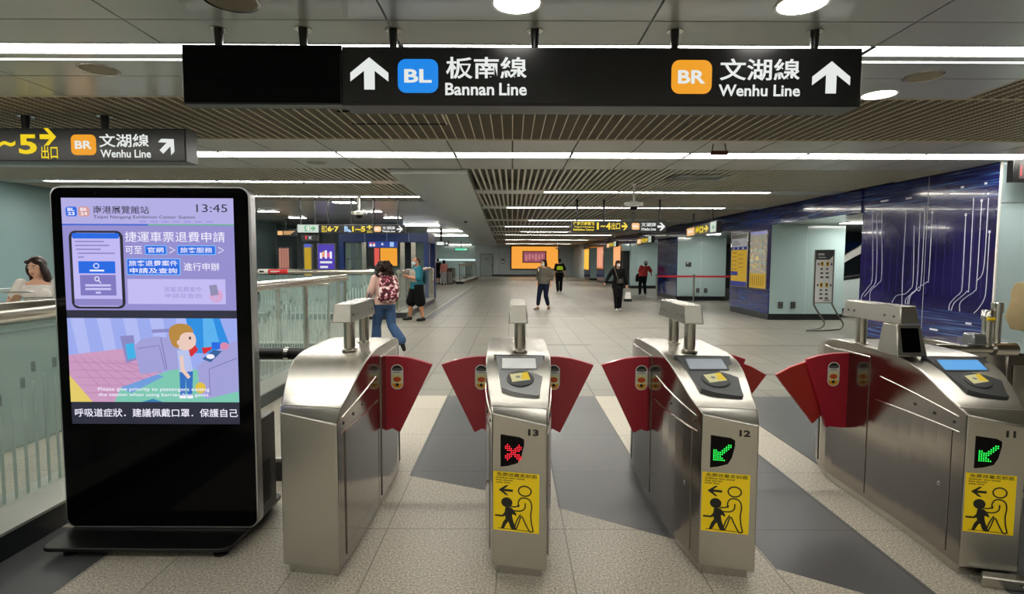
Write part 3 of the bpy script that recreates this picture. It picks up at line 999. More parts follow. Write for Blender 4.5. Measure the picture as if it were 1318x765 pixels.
    for i, y in enumerate((3.13, 3.44)):
        if display and i == 0: continue
        c = MB(); c.lathe([(.032, zt - .005), (.032, 1.172)], STEEL_T, (arm_x + (.012 if not display else 0), y, 0), 24)
        c.lathe([(.045, zt - .002), (.045, zt + .006), (.033, zt + .012)], STEEL_T, (arm_x + (.012 if not display else 0), y, 0), 24)
        c.build('arm_post', t)
    if display:
        c = MB()
        c.hexa([(arm_x - .085, 2.99, zt - .005), (arm_x + .085, 2.99, zt - .005), (arm_x + .085, 3.16, zt - .005), (arm_x - .085, 3.16, zt - .005)],
               [(arm_x - .066, 3.03, 1.17), (arm_x + .066, 3.03, 1.17), (arm_x + .066, 3.15, 1.17), (arm_x - .066, 3.15, 1.17)], STEEL)
        pd = c.build('display_post', t, bevel=.006)
        q = Pan((arm_x, 2.992, zt), (1, 0, 0), (0, .04, .17)); q.slab(rrect(-.05, .02, .05, .155, .004), BLACKG, -.002, .002); q.build('screen', pd, smooth=0)
    # flaps
    for (side, kind) in flaps:
        fy = 3.40 if kind == 'short' else 3.53
        e0 = XL(fy) if side < 0 else XR(fy)
        def fl(pts, y0, y1, material, top=True):
            mb = MB()
            poly = [(e0 + side * x, y0, z) for x, z in pts]
            if side < 0: poly = poly[::-1]
            mb.extrude(poly, (0, y1 - y0, 0), material)
            return mb
        if kind == 'short':
            pts = [(-.03, .44), (.015, .45), (.04, .462), (.088, .436), (.295, .868), (.22, .892), (.15, .91), (.07, .92), (-.03, .92)]
            f = fl(pts, fy - .016, fy + .016, RED).build('flap', t, bevel=.004)
            sx = e0 + side * (.075 if no == '14' else .045)
        else:
            ext = .455 if side < 0 else .43
            pts = [(.20, .45), (ext, .775), (ext - .1, .83), (ext - .2, .865), (.1, .885), (.06, .6)]
            fl(pts, fy + .02, fy + .045, RED2).build('outer_flap', t, bevel=.004)
            pts = [(-.03, .435), (.06, .437), (.11, .446), (.13, .435), (.275, .885), (.2, .91), (.1, .925), (-.03, .93)]
            f = fl(pts, fy - .016, fy + .016, RED).build('flap', t, bevel=.004)
            sx = e0 + side * .10
        q = Pan((sx, fy - .0165, .79), (1, 0, 0), (0, 0, 1))
        k = 1.2
        q.rect(-.032 * k, -.066 * k, .032 * k, .066 * k, WHITE, .001, .03 * k)
        inner = rrect(-.027 * k, -.061 * k, .027 * k, .061 * k, .026 * k)
        q.poly([(x, y) for x, y in inner if y > .015 * k] , INK, .0015)
        q.rect(-.027 * k, -.035 * k, .027 * k, .014 * k, CARD, .0015)
        q.poly([(x, y) for x, y in inner if y < -.03 * k], AMB, .0016)
        q.disc(0, -.013 * k, .021 * k, .014 * k, ORG, .0018, 12)
        q.disc(0, -.042 * k, .009 * k, .009 * k, INK, .0018, 10)
        for i in range(3): q.rect(-.018 * k, (.022 + i * .009) * k, .018 * k, (.026 + i * .009) * k, mat('sticker_grey', '8a8a86', .5), .002)
        q.build('warning_sticker', f, smooth=0)
    return t

gate('14', -1.075, -.808, -1.205, -.79, -.945, 'leftmost ticket gate, plain steel front with no number, beside the black kiosk', [(1, 'short')], None, None, None)
gate('13', -.083, .164, -.145, .217, .035, 'ticket gate numbered 13 with a red cross signal', [(-1, 'short'), (1, 'short')], 'x', mat('reader_plate_reflection', 'a3a5a8', .25, .7), mat('screen_reflected_light', 'eef0f1', .2))  # reflected light put into the paler plate and display colours
gate('12', .908, 1.146, .855, 1.24, 1.01, 'ticket gate numbered 12 with a green arrow signal, between 13 and 11', [(-1, 'short'), (1, 'wide')], 'g', mat('grey_reader_plate', '55585c', .3, .2), SCRP)
g11 = gate('11', 2.147, 2.388, 2.185, 2.63, 2.205, 'widest ticket gate, numbered 11, with lit blue screen, at the right edge', [(-1, 'wide')], 'g', CHAR, SCR, display=True)

# barrier behind and right of gate 11: chrome rail, pole with canvas-covered device, cabinet
t = thing('chrome_rail', 'chrome horizontal rail with clamps right behind gate 11', 'rail', (2.95, 3.45, 0))
m = MB(); m.tube((2.66, 3.42, .975), (3.12, 3.42, .972), .028, STEEL_B); m.tube((3.02, 3.42, .972), (3.16, 3.42, .972), .042, STEEL_B); m.build('rail', t)
m = MB(); m.tube((2.80, 3.42, .975), (2.80, 3.42, .04), .03, STEEL_T); m.lathe([(.07, 0), (.07, .012), (.03, .04)], STEEL_T, (2.80, 3.42, 0)); m.build('rail_post', t)
m = MB(); m.hexa([(2.86, 3.37, 1.0), (2.96, 3.37, 1.0), (2.96, 3.47, 1.0), (2.86, 3.47, 1.0)], [(2.86, 3.38, 1.075), (2.93, 3.38, 1.075), (2.93, 3.46, 1.075), (2.86, 3.46, 1.075)], SILVER); m.build('clamp', t, bevel=.012)
m = MB(); m.tube((2.98, 3.42, .99), (2.98, 3.42, 1.2), .027, STEEL_B); m.lathe([(.034, 1.16), (.034, 1.21), (.028, 1.22)], STEEL_B, (2.98, 3.42, 0)); m.lathe([(.026, .99), (.026, 1.2), (.032, 1.2), (.032, 1.26), (.026, 1.265)], STEEL_B, (3.055, 3.44, 0), 20); m.tube((3.0, 3.43, 1.14), (3.07, 3.44, 1.14), .014, STEEL_B); m.build('pole', t)
m = MB(); m.tube((2.955, 3.40, 1.165), (2.995, 3.39, 1.165), .012, YEL); m.build('yellow_band', t)
cv = thing('canvas_cover', 'tan canvas hood draped over a device at the right edge behind gate 11', 'cover', (3.43, 3.48, 1.0))
TAN = mat('tan_canvas', 'a8946c', .85, var=.12, scale=14, bump=1.0, bscale=9)
m = MB()
rows = []
for j, (z, ins, dy) in enumerate(((1.04, .09, 0), (1.085, .02, 0), (1.16, 0, .01), (1.26, .012, 0), (1.34, .02, .01), (1.385, .03, 0), (1.39, .06, 0))):
    ring = []
    for k in range(24):
        a = 2 * PI * k / 24
        c, s = math.cos(a), math.sin(a)
        rx_ = (.21 - ins) * (abs(c) ** .4) * (1 if c > 0 else -1)
        ry_ = (.12 - ins) * (abs(s) ** .4) * (1 if s > 0 else -1)
        wv = .008 * math.sin(k * 2.3 + j * 1.7)
        ring.append((3.43 + rx_ + wv, 3.48 + ry_ + dy + wv, z + (.03 if (j == 0 and c < -.3) else 0)))
    rows.append(ring)
vs = [p for r in rows for p in r]
fs = [(j * 24 + k, j * 24 + (k + 1) % 24, (j + 1) * 24 + (k + 1) % 24, (j + 1) * 24 + k) for j in range(len(rows) - 1) for k in range(24)]
fs += [list(range(23, -1, -1)), [(len(rows) - 1) * 24 + k for k in range(24)]]
m.add(vs, fs, TAN); m.build('hood', cv, smooth=60)
m = MB(); m.path(smooth_path([(3.27, 3.42, 1.07), (3.255, 3.38, 1.0), (3.29, 3.37, .965), (3.36, 3.4, 1.0), (3.37, 3.42, 1.07)], 5), .006, BLACK, 8); m.build('cord', cv)
m = MB(); m.tube((3.45, 3.52, 1.06), (3.45, 3.52, .932), .02, STEEL_T); m.build('support', cv)
t = thing('steel_cabinet', 'low steel barrier cabinet cut off by the right edge, right of gate 11', 'cabinet', (3.4, 3.8, 0))
m = MB(); m.box(3.19, 3.8, 3.5, 4.3, .05, .93, STEEL_S); m.build('body', t, bevel=.01)
m = MB(); m.box(3.22, 3.77, 3.53, 4.27, 0, .05, DARK); m.build('plinth', t, smooth=0)
m = MB(); m.box(3.23, 3.7, 3.492, 3.5, .12, .86, STEEL); m.build('door', t, smooth=0, bevel=.003)
t = thing('steel_kerb', 'low bright steel kerb on the floor at the foot of gate 11', 'kerb', (2.75, 2.6, 0))
m = MB(); m.extrude([(2.20, 2.47, 0), (2.40, 2.41, 0), (3.1, 2.41, 0), (3.1, 2.47, 0), (2.42, 2.47, 0), (2.24, 2.52, 0)], (0, 0, .055), STEEL); m.build('rail', t, bevel=.008)
m = MB()
for x in (2.35, 2.7): m.ell((x, 2.415, .03), (.008, .004, .008), STEEL_B, nu=10, nv=6)
m.build('bolts', t)
# ------------------------------------------------------------------ hanging signs
def hanging_sign(name, label, cat, x0, x1, y, z0, z1, depth, hangs, hr=.022, rz=0.0, ztop=ZC, plates=True):
    """box sign; x0..x1 along its face, turned by rz about its left front corner"""
    t = thing(name, label, cat, (x0, y, z0), rz)
    m = MB(); m.box(0, x1 - x0, .004, depth, 0, z1 - z0, SIGNH)
    m.build('housing', t, world=False, bevel=.006)
    q = Pan((0, 0, 0)); q.slab([(.012, .012), (x1 - x0 - .012, .012), (x1 - x0 - .012, z1 - z0 - .012), (.012, z1 - z0 - .012)], SIGNB, -.006, .0)
    q.build('face', t, world=False, smooth=0)
    for h in hangs:
        m = MB()
        m.lathe([(hr, z1 - z0 - .002), (hr * 1.25, ztop - z0 - .03), (hr * 1.25, ztop - z0)], BLACK, (h - x0, depth / 2, 0), 16)
        if plates: m.lathe([(hr * 2.4, ztop - z0 - .006), (hr * 2.4, ztop - z0 + .0)], STEEL, (h - x0, depth / 2, 0), 20)
        m.build('hanger', t, world=False)
    return t
def lettering(t, s, a0, b0, a1, b1, m=None, bold=.022, d=.003):
    q = Pan((0, 0, 0)); q.text(s, a0, b0, a1, b1, m or WLIT, d, min(bold, .016) if any(ord(ch) > 0x2e00 for ch in s) else bold); return q.build('lettering', t, world=False, smooth=0)
def badge(t, s, a0, b0, a1, b1, m, d=.002, r=None):
    q = Pan((0, 0, 0)); q.rect(a0, b0, a1, b1, m, d, (a1 - a0) * .2 if r is None else r); o = q.build('line_badge', t, world=False, smooth=0)
    q = Pan((0, 0, 0)); q.text(s, a0 + (a1 - a0) * .16, b0 + (b1 - b0) * .3, a1 - (a1 - a0) * .16, b0 + (b1 - b0) * .7, WLIT, d * 2, .03); q.build('badge_letters', o, world=False, smooth=0)
def arrow(t, a0, b0, a1, b1, ang, m, d=.003):
    q = Pan((0, 0, 0)); q.poly(arrow_pts(a0, b0, a1, b1, ang), m, d); q.build('arrow', t, world=False, smooth=0)

# big sign over the gates
t = hanging_sign('line_sign', 'long black hanging sign over the gates with blue BL and orange BR badges', 'sign', -.988, 2.02, 3.25, 2.415, 2.748, .2, (-.71, .13, .96, 1.79), hr=.02)
kx = lambda x: (x - 440) / 222.6
kz = lambda y: (137 - y) / 225.0 + .003
arrow(t, kx(451), kz(118), kx(500), kz(77), 0, WLIT)
badge(t, 'BL', kx(512), kz(122), kx(564), kz(79), BLIT)
lettering(t, '板南線', kx(574), kz(104), kx(678), kz(76))
lettering(t, 'Bannan', kx(573), kz(125), kx(636), kz(109), bold=.022)
lettering(t, 'Line', kx(642.5), kz(125), kx(678), kz(109), bold=.022)
badge(t, 'BR', kx(864), kz(122), kx(916), kz(79), OLIT)
lettering(t, '文湖線', kx(926), kz(105), kx(1029), kz(77))
lettering(t, 'Wenhu Line', kx(925), kz(125), kx(1030), kz(110), bold=.022)
arrow(t, kx(1045), kz(121), kx(1094), kz(80), 0, WLIT)
# blank monitor beside it
t = thing('display_monitor', 'wide blank black monitor hanging at the left end of the big line sign', 'monitor', (-1.45, 3.25, 2.42))
m = MB(); m.box(-1.918, -.992, 3.262, 3.36, 2.42, 2.76, BLACK); m.build('housing', t, bevel=.005)
m = MB(); m.box(-1.908, -1.002, 3.256, 3.264, 2.43, 2.75, BLACKG); m.build('screen', t, smooth=0)
for h in (-1.74, -1.24):
    m = MB(); m.lathe([(.02, 2.75), (.026, ZC - .03), (.026, ZC)], BLACK, (h, 3.34, 0), 16); m.lathe([(.05, ZC - .006), (.05, ZC)], STEEL, (h, 3.34, 0), 20); m.build('hanger', t)

# sign at the left
t = hanging_sign('exit_sign', 'black hanging sign cut by the left edge, above the kiosk, with slanting white arrow', 'sign', -5.9, -3.08, 5.25, 2.435, 2.745, .2, (-5.2, -4.66, -3.9), hr=.03)
lx = lambda x: (x - 240) / 134.5 + 2.82
lz = lambda y: (211 - y) / 136.0 + .0
lettering(t, '1', lx(-9), lz(202), lx(2), lz(177), YLIT, .03)
lettering(t, '~', lx(5), lz(193), lx(25), lz(185), YLIT, .03)
lettering(t, '5', lx(29), lz(202), lx(52), lz(177), YLIT, .03)
arrow(t, lx(56), lz(191), lx(77), lz(169), -90, YLIT)
lettering(t, '出口', lx(57), lz(208), lx(78), lz(191), YLIT, .02)
badge(t, 'BR', lx(95), lz(203), lx(127), lz(177), OLIT)
lettering(t, '文湖線', lx(131), lz(193), lx(194), lz(176))
lettering(t, 'Wenhu Line', lx(132), lz(206), lx(196), lz(196), bold=.022)
arrow(t, lx(206), lz(202), lx(229), lz(179), -45, WLIT)

# exit sign down the right of the hall
t = hanging_sign('exit_sign', 'black hanging sign mid-hall right of centre reading 1 to 4', 'sign', 1.325, 3.44, 12.3, 2.145, 2.405, .16, (1.45, 2.05, 2.7, 3.3), hr=.02, plates=False)
rx_ = lambda x: (x - 736) / 57.6
rz_ = lambda y: (299 - y) / 57.6 + .01
lettering(t, '往南港展覽館', rx_(738), rz_(291), rx_(765), rz_(286), YLIT, .03)
lettering(t, 'Taipei Nangang', rx_(739), rz_(294), rx_(765), rz_(291.7), YLIT, .03)
lettering(t, 'Exhibition Center', rx_(738), rz_(297.6), rx_(765), rz_(294.8), YLIT, .03)
lettering(t, '1', rx_(768.2), rz_(296), rx_(770.8), rz_(287), YLIT, .04)
lettering(t, '~', rx_(773), rz_(293), rx_(779), rz_(290.5), YLIT, .04)
lettering(t, '4', rx_(780), rz_(296), rx_(786), rz_(287), YLIT, .04)
lettering(t, '出口', rx_(787), rz_(296), rx_(798), rz_(287), YLIT, .03)
arrow(t, rx_(800), rz_(296.5), rx_(808), rz_(287), -90, YLIT)
badge(t, 'BR', rx_(813), rz_(296), rx_(823), rz_(287.5), PLIT)
lettering(t, '文湖線', rx_(825), rz_(292), rx_(844), rz_(287), None, .03)
lettering(t, 'Wenhu Line', rx_(825), rz_(297), rx_(844), rz_(293.5), None, .03)
arrow(t, rx_(846), rz_(297), rx_(856), rz_(287), -90, WLIT)

# exit sign down the left of the hall
t = hanging_sign('exit_sign', 'black hanging sign mid-hall left of centre reading 6 7 and 1 to 5', 'sign', -4.3, -2.40, 12.3, 2.105, 2.30, .14, (-4.12, -3.6, -3.1, -2.56), hr=.02, plates=False)
fx = lambda x: (x - 412) / 57.4
fz = lambda y: (301 - y) / 57.6
lettering(t, '出口', fx(415), fz(300), fx(421.5), fz(291), YLIT, .03)
lettering(t, '6·7', fx(422.5), fz(299), fx(437), fz(292), YLIT, .04)
lettering(t, 'B', fx(444), fz(299), fx(449), fz(292), lamp('lit_pale_blue', '9fc4ea', 1.0), .04)
q = Pan((0, 0, 0)); q.poly([(fx(449), fz(299.5)), (fx(449), fz(296)), (fx(450.5), fz(296)), (fx(453.5), fz(299.5))], lamp('lit_pale_blue', '9fc4ea', 1.0), .003); q.build('escalator_symbol', t, world=False, smooth=0)
lettering(t, '1~5', fx(454), fz(299), fx(471), fz(292), YLIT, .04)
arrow(t, fx(472.5), fz(296), fx(480), fz(290.5), 0, YLIT)
lettering(t, '出口', fx(473), fz(300.5), fx(479.5), fz(297), YLIT, .02)
badge(t, 'BR', fx(482), fz(299), fx(491), fz(292), PLIT)
lettering(t, '文湖線', fx(492.5), fz(296), fx(509), fz(292), None, .03)
lettering(t, 'Wenhu Line', fx(492.5), fz(299.5), fx(509), fz(297), None, .03)
arrow(t, fx(511), fz(299.5), fx(519), fz(291.5), -90, WLIT)
# green emergency exit box joined to its left end
t = thing('emergency_exit_sign', 'pale lit emergency exit box at the left end of the 6 7 sign', 'sign', (-4.55, 12.3, 2.11))
m = MB(); m.box(-4.80, -4.31, 12.31, 12.42, 2.11, 2.30, SIGNH); m.build('housing', t, bevel=.005)
q = Pan((-4.79, 12.308, 2.12)); q.rect(0, 0, .47, .17, lamp('lit_pale_green', 'cfe0d2', .8), .001)
GRN = mat('exit_green', '1d7a4a', .5)
q.slab(rrect(.16, .03, .27, .15, .005), GRN, .001, .003); q.rect(.225, .035, .26, .145, WLIT, .004)
q.disc(.205, .125, .014, .014, WLIT, .0045, 12); q.line([(.205, .11), (.195, .08), (.175, .045)], .014, WLIT, .0045); q.line([(.195, .08), (.22, .06), (.225, .04)], .012, WLIT, .0045); q.line([(.18, .10), (.205, .105), (.225, .09)], .01, WLIT, .0045)
q.poly(arrow_pts(.30, .04, .40, .14, -90), GRN, .003)
q.build('face', t, smooth=0)
for h in (-4.74, -4.42):
    m = MB(); m.lathe([(.018, 2.295), (.022, ZC)], BLACK, (h, 12.37, 0), 12); m.build('hanger', t)
t = thing('led_board', 'small black led board hanging under the green emergency exit box', 'display', (-4.55, 12.33, 1.93))
m = MB(); m.box(-4.72, -4.36, 12.33, 12.42, 1.93, 2.08, BLACK); m.build('case', t, bevel=.004)
m = MB(); m.tube((-4.54, 12.38, 2.07), (-4.54, 12.38, 2.112), .012, BLACK); m.build('hanger', t)
q = Pan((-4.72, 12.329, 1.93)); q.ring(.11, .09, .02, .028, .012, LEDR, .002); q.line([(.11, .06), (.11, .03)], .012, LEDR, .002); q.line([(.17, .04), (.23, .11)], .014, WLIT, .002); q.line([(.23, .04), (.17, .11)], .014, WLIT, .002); q.build('led_symbols', t, smooth=0)
# small dark sign with orange text farther left
t = thing('small_lit_sign', 'small dark hanging sign with pale orange lettering, left of the green exit box', 'sign', (-7.9, 18.5, 2.3))
m = MB(); m.box(-7.9, -7.25, 18.5, 18.6, 2.27, 2.53, SIGNH); m.build('housing', t, bevel=.005)
q = Pan((-7.9, 18.498, 2.27)); q.rect(.03, .06, .2, .2, PLIT, .002, .03)
for i in range(3): q.rect(.23, .17 - i * .045, .6 - i * .06, .195 - i * .045, PLIT, .002)
q.build('lettering', t, smooth=0)
m = MB(); m.tube((-7.6, 18.55, 2.52), (-7.6, 18.55, ZC), .015, BLACK); m.build('hanger', t)

# signs that hang along the right-hand pillars, faces turned to the hall
def side_sign(label, xa, ya, xb, yb, z0, z1):
    d = Vector((xa - xb, ya - yb, 0)); w_ = d.length
    rz = math.atan2(d.y, d.x)
    t = thing('pillar_sign', label, 'sign', (xb, yb, z0), rz, None)
    m = MB(); m.box(0, w_, .004, .14, 0, z1 - z0, SIGNH); m.build('housing', t, world=False, bevel=.006)
    h = z1 - z0
    q = Pan((0, 0, 0)); q.rect(w_ * .05, h * .1, w_ * .33, h * .85, PLIT, .003, .03); q.text('BR', w_ * .09, h * .35, w_ * .29, h * .65, WLIT, .006, .03); q.build('line_badge', t, world=False, smooth=0)
    q = Pan((0, 0, 0)); q.text('出口', w_ * .37, h * .15, w_ * .62, h * .85, YLIT, .003, .05); q.poly(arrow_pts(w_ * .64, h * .2, w_ * .78, h * .8, -90), YLIT, .003); q.build('lettering', t, world=False, smooth=0)
    q = Pan((0, 0, 0)); q.rect(w_ * .83, h * .08, w_ * .99, h * .95, lamp('lit_pale_green', 'cfe0d2', .8), .003); q.poly(arrow_pts(w_ * .88, h * .3, w_ * .95, h * .7, -90), GRN, .006); q.build('exit_panel', t, world=False, smooth=0)
    for a in (.2, .8):
        m = MB(); m.lathe([(.018, h), (.02, ZC - z0)], BLACK, (w_ * a, .07, 0), 12); m.build('hanger', t, world=False)
    return t
side_sign('nearest of three lit signs along the right-hand pillars, above the map boards', 5.03, 13.6, 5.22, 16.6, 2.22, 2.51)
side_sign('middle one of three lit signs along the right-hand pillars', 5.55, 22.0, 5.74, 25.4, 2.24, 2.52)
side_sign('farthest of three lit signs along the right-hand pillars, below the 1-4 sign', 5.46, 29.0, 5.65, 33.0, 2.25, 2.54)

# signs far off at the left end of the hall
t = thing('small_lit_sign', 'tiny lit white sign far off at the left, under a hanging post', 'sign', (-3.6, 24, 2.2))
m = MB(); m.box(-3.35, -2.75, 24, 24.1, 2.12, 2.34, SIGNH); m.tube((-3.1, 24.05, 2.33), (-3.1, 24.05, ZC), .05, BLACK); m.build('housing', t)
q = Pan((-3.35, 23.998, 2.12)); q.rect(.05, .04, .38, .18, WLIT, .002, .03); q.poly(arrow_pts(.42, .05, .56, .18, -90), WLIT, .002); q.build('lettering', t, smooth=0)
t = thing('emergency_exit_sign', 'tiny green lit exit sign far off in front of the far teal wall', 'sign', (-4.6, 40, 2.3))
m = MB(); m.box(-4.2, -3.2, 40, 40.1, 2.16, 2.42, SIGNH); m.tube((-3.7, 40.05, 2.4), (-3.7, 40.05, ZC), .03, BLACK); m.build('housing', t)
q = Pan((-4.2, 39.995, 2.16)); q.rect(.05, .04, .95, .22, lamp('lit_green', '6fe0b0', 1.0), .003); q.poly(arrow_pts(.7, .06, .9, .2, -90), WLIT, .008); q.build('face', t, smooth=0)

# red led board on the return wall at the right edge
t = thing('led_board', 'red led text board high on the pale teal wall at the right edge', 'display', (7.1, 7.4, 2.56))
m = MB(); m.box(6.625, 7.8, 7.35, 7.45, 2.58, 2.87, BLACK); m.box(7.2, 7.3, 7.45, 7.558, 2.68, 2.78, BLACK); m.build('case', t, bevel=.006)
q = Pan((6.625, 7.348, 2.58)); q.rect(.07, .04, 1.1, .26, lamp('led_backing', '5a0f10', .5), .001); q.text('1月台 往頂埔', .09, .06, 1.05, .24, LEDR, .003, .0); q.build('led_text', t, smooth=0)

# cameras and small ceiling fittings
def dome_camera(x, y, zb, label):
    t = thing('dome_camera', label, 'camera', (x, y, zb))
    m = MB(); m.lathe([(.022, zb + .15), (.022, ZC - .02), (.05, ZC - .015), (.05, ZC)], WHITE, (x, y, 0), 16); m.build('pole', t)
    m = MB(); m.lathe([(.03, zb + .17), (.10, zb + .15), (.105, zb + .09), (.085, zb + .07)], WHITE, (x, y, 0), 24)
    m.box(x - .16, x - .08, y - .04, y + .04, zb + .09, zb + .15, WHITE); m.box(x + .08, x + .16, y - .04, y + .04, zb + .09, zb + .15, WHITE); m.build('camera_housing', t, bevel=.004)
    m = MB(); m.ell((x, y, zb + .075), (.072, .072, .072), BLACKG, nu=20, nv=12); m.build('camera_dome', t)
dome_camera(2.15, 9.8, 2.40, 'white dome camera hanging from a pole right of centre above the 1 to 4 sign')
dome_camera(-3.3, 11.9, 2.40, 'white dome camera hanging from a pole left of centre above the 6 7 sign')
dome_camera(3.28, 40, 2.30, 'tiny white dome camera far off below the 1 to 4 sign')
t = thing('ceiling_bracket', 'small dark red bracket hanging at the far edge of the brown lattice', 'bracket', (2.4, 6.5, 2.76))
m = MB(); m.box(2.31, 2.51, 6.48, 6.52, 2.755, 2.80, mat('dark_red', '5a2a26', .5)); m.build('red_plate', t, bevel=.004)
m = MB(); m.tube((2.33, 6.5, 2.80), (2.34, 6.5, ZC), .006, BLACK); m.tube((2.49, 6.5, 2.80), (2.48, 6.5, ZC), .006, BLACK); m.build('straps', t)

t = thing('ceiling_vent', 'dark square air vent in the slatted ceiling above the right hanging camera', 'vent', (3.0, 9.0, ZC))
m = MB()
for a, b_, c, d_ in ((2.55, 3.45, 8.78, 8.84), (2.55, 3.45, 9.26, 9.32), (2.55, 2.61, 8.84, 9.26), (3.39, 3.45, 8.84, 9.26)): m.box(a, b_, c, d_, ZC - .018, ZC - .001, STEEL_T)
m.build('frame', t, smooth=0)
m = MB(); m.box(2.62, 3.38, 8.85, 9.25, ZC - .006, ZC - .002, DARK)
for i in range(6): m.box(2.62, 3.38, 8.88 + i * .065, 8.90 + i * .065, ZC - .012, ZC - .006, STEEL_T)
m.build('louvres', t, smooth=0)
t = thing('ceiling_speaker', 'pale round speaker in the perforated ceiling band beyond the left exit sign', 'speaker', (-2.75, 7.8, ZC))
m = MB(); m.lathe([(.15, -.006), (.16, -.004), (.16, .0)], CEILP, (-2.75, 7.8, ZC - .001), 32); m.build('rim', t)
m = MB(); m.lathe([(.002, -.008), (.13, -.008), (.13, -.006)], mat('speaker_mesh_pale', '84827c', .6, var=.2, scale=250), (-2.75, 7.8, ZC - .001), 32); m.build('grille', t)
t = thing('smoke_detector', 'tiny dark dome detector under the long ceiling beam', 'detector', (-1.55, 18.4, ZC - .07))
m = MB(); m.lathe([(.08, -.01), (.09, 0)], WHITE, (-1.55, 18.4, ZC - .071), 20); m.build('base', t)
m = MB(); m.ell((-1.55, 18.4, ZC - .085), (.06, .06, .045), BLACK, nu=16, nv=8); m.build('dome', t)

# ------------------------------------------------------------------ information kiosk
K = thing('information_kiosk', 'tall black information kiosk with a lit portrait screen on a flat foot', 'kiosk', (-1.88, 2.95, 0))
m = MB(); m.extrude([(x, y, .045) for x, y in rrect(-2.38, 2.665, -1.42, 3.33, .05)], (0, 0, .02), BLACK); m.build('foot_plate', K, bevel=.004)
for x, y in ((-2.27, 2.74), (-1.5, 2.74), (-2.27, 3.25), (-1.5, 3.25)):
    m = MB(); m.lathe([(.035, 0), (.035, .012), (.014, .016), (.014, .046)], BLACK, (x, y, 0), 20); m.build('levelling_foot', K)
q = Pan((-2.408, 2.88, .066)); KW, KH = 1.043, 1.832
q.slab(rrect(0, 0, KW, KH, .055, 8), mat('anodised_frame', 'c2c3c6', .3, .9), -.06, 0); q.build('frame', K, bevel=.004, smooth=30)
q = Pan((-2.408, 2.88, .066)); q.slab(rrect(.01, .01, KW - .01, KH - .01, .047, 8), BLACKG, -.004, .0025); q.build('front_glass', K, smooth=30)
m = MB(); m.box(-2.34, -1.405, 2.94, 3.20, .065, .625, BLACK); m.build('equipment_box', K, bevel=.006)
bxk = MB()
for i in range(12): bxk.box(-1.404, -1.402, 3.0, 3.12, .14 + i * .02, .148 + i * .02, DARK)
bxk.build('vents', K, smooth=0)
m = MB(); m.box(-2.2, -1.6, 2.94, 3.0, .62, 1.6, BLACK); m.build('spine', K, bevel=.01)
SE = .92
def sc(n, c, e=SE): return lamp('kiosk_screen_' + n, c, e)
S_ = Pan((-2.345, 2.8768, .64)); SW, SH = .895, 1.195
sx = lambda s: s * SW
sy = lambda v: (1 - v) * SH
def srect(s0, v0, s1, v1, m_, d=.001, r=0): S_.rect(sx(s0), sy(v1), sx(s1), sy(v0), m_, d, r)
def stext(s, s0, v0, s1, v1, m_, d=.002, b=.006): S_.text(s, sx(s0), sy(v1), sx(s1), sy(v0), m_, d, b)
def spoly(pts, m_, d=.002): S_.poly([(sx(a), sy(b)) for a, b in pts], m_, d)
srect(0, 0, 1, .112, sc('pale_lavender', 'b5b0e8'))
srect(0, .112, .5, .119, sc('line_blue', '3a6ad8')); srect(.5, .112, 1, .119, sc('line_green', '6fb0a0'))
srect(0, .119, 1, .49, sc('lavender', '958fd2'))
srect(0, .49, 1, .525, sc('slate', '2c2f48', .6)); srect(0, .90, 1, 1, sc('slate', '2c2f48', .6))
INKS = sc('ink', '3c3a58', .5); WHT = sc('white', 'f2efff', 1.0); BLU = sc('blue', '1268e6')
srect(.025, .038, .09, .08, BLU, .002, .012); stext('BL', .037, .043, .078, .057, WHT, .003, .03); stext('23', .037, .061, .078, .075, WHT, .003, .03)
srect(.10, .038, .163, .08, sc('salmon', 'd99f9a'), .002, .012); stext('BR', .112, .043, .151, .057, WHT, .003, .02); stext('24', .112, .061, .151, .075, WHT, .003, .02)
stext('南港展覽館站', .185, .034, .51, .069, INKS); stext('Taipei Nangang Exhibition Center Station', .185, .075, .775, .092, INKS, .002, .0)
stext('13:45', .785, .026, .965, .060, INKS, .002, .0)
for i in range(7): srect(.45 + .065 * i, .098, .49 + .065 * i, .106, sc('faint', 'a49ce6'), .0015)
S_.slab(rrect(sx(.035), sy(.483), sx(.35), sy(.142), .035), sc('phone_rim', '23243a', .5), 0, .002)
S_.rect(sx(.052), sy(.474), sx(.333), sy(.151), sc('phone_page', 'c3bcf8'), .0025, .028)
S_.rect(sx(.055), sy(.176), sx(.33), sy(.152), BLU, .003, .01); srect(.052, .44, .333, .47, sc('phone_foot', '8d86c8'), .003, .01)
for i, (a, b_) in enumerate(((.07, .24), (.07, .27), (.075, .22), (.085, .30), (.085, .12))): srect(a, .186 + i * .017, b_, .192 + i * .017, sc('faint_text', '8f88c8'), .003)
srect(.085, .275, .30, .328, BLU, .003); S_.ring(sx(.19), sy(.295), .016, .014, .004, WHT, .004, 14); srect(.15, .312, .235, .319, WHT, .004)
srect(.09, .335, .30, .425, sc('button_violet', '7f78c4'), .003); S_.ring(sx(.19), sy(.352), .013, .013, .004, WHT, .004, 14); S_.line([(sx(.2), sy(.36)), (sx(.213), sy(.371))], .004, WHT, .004)
for i in range(3): srect(.12 + .03 * (i == 2) * 2, .376 + i * .016, .27 - .03 * (i == 2) * 2, .385 + i * .016, sc('faint_light', 'cfc9fa'), .004)
stext('捷運車票退費申請', .362, .145, .945, .19, WHT, .002, .0)
stext('可至', .362, .208, .46, .242, WHT, .002, .004)
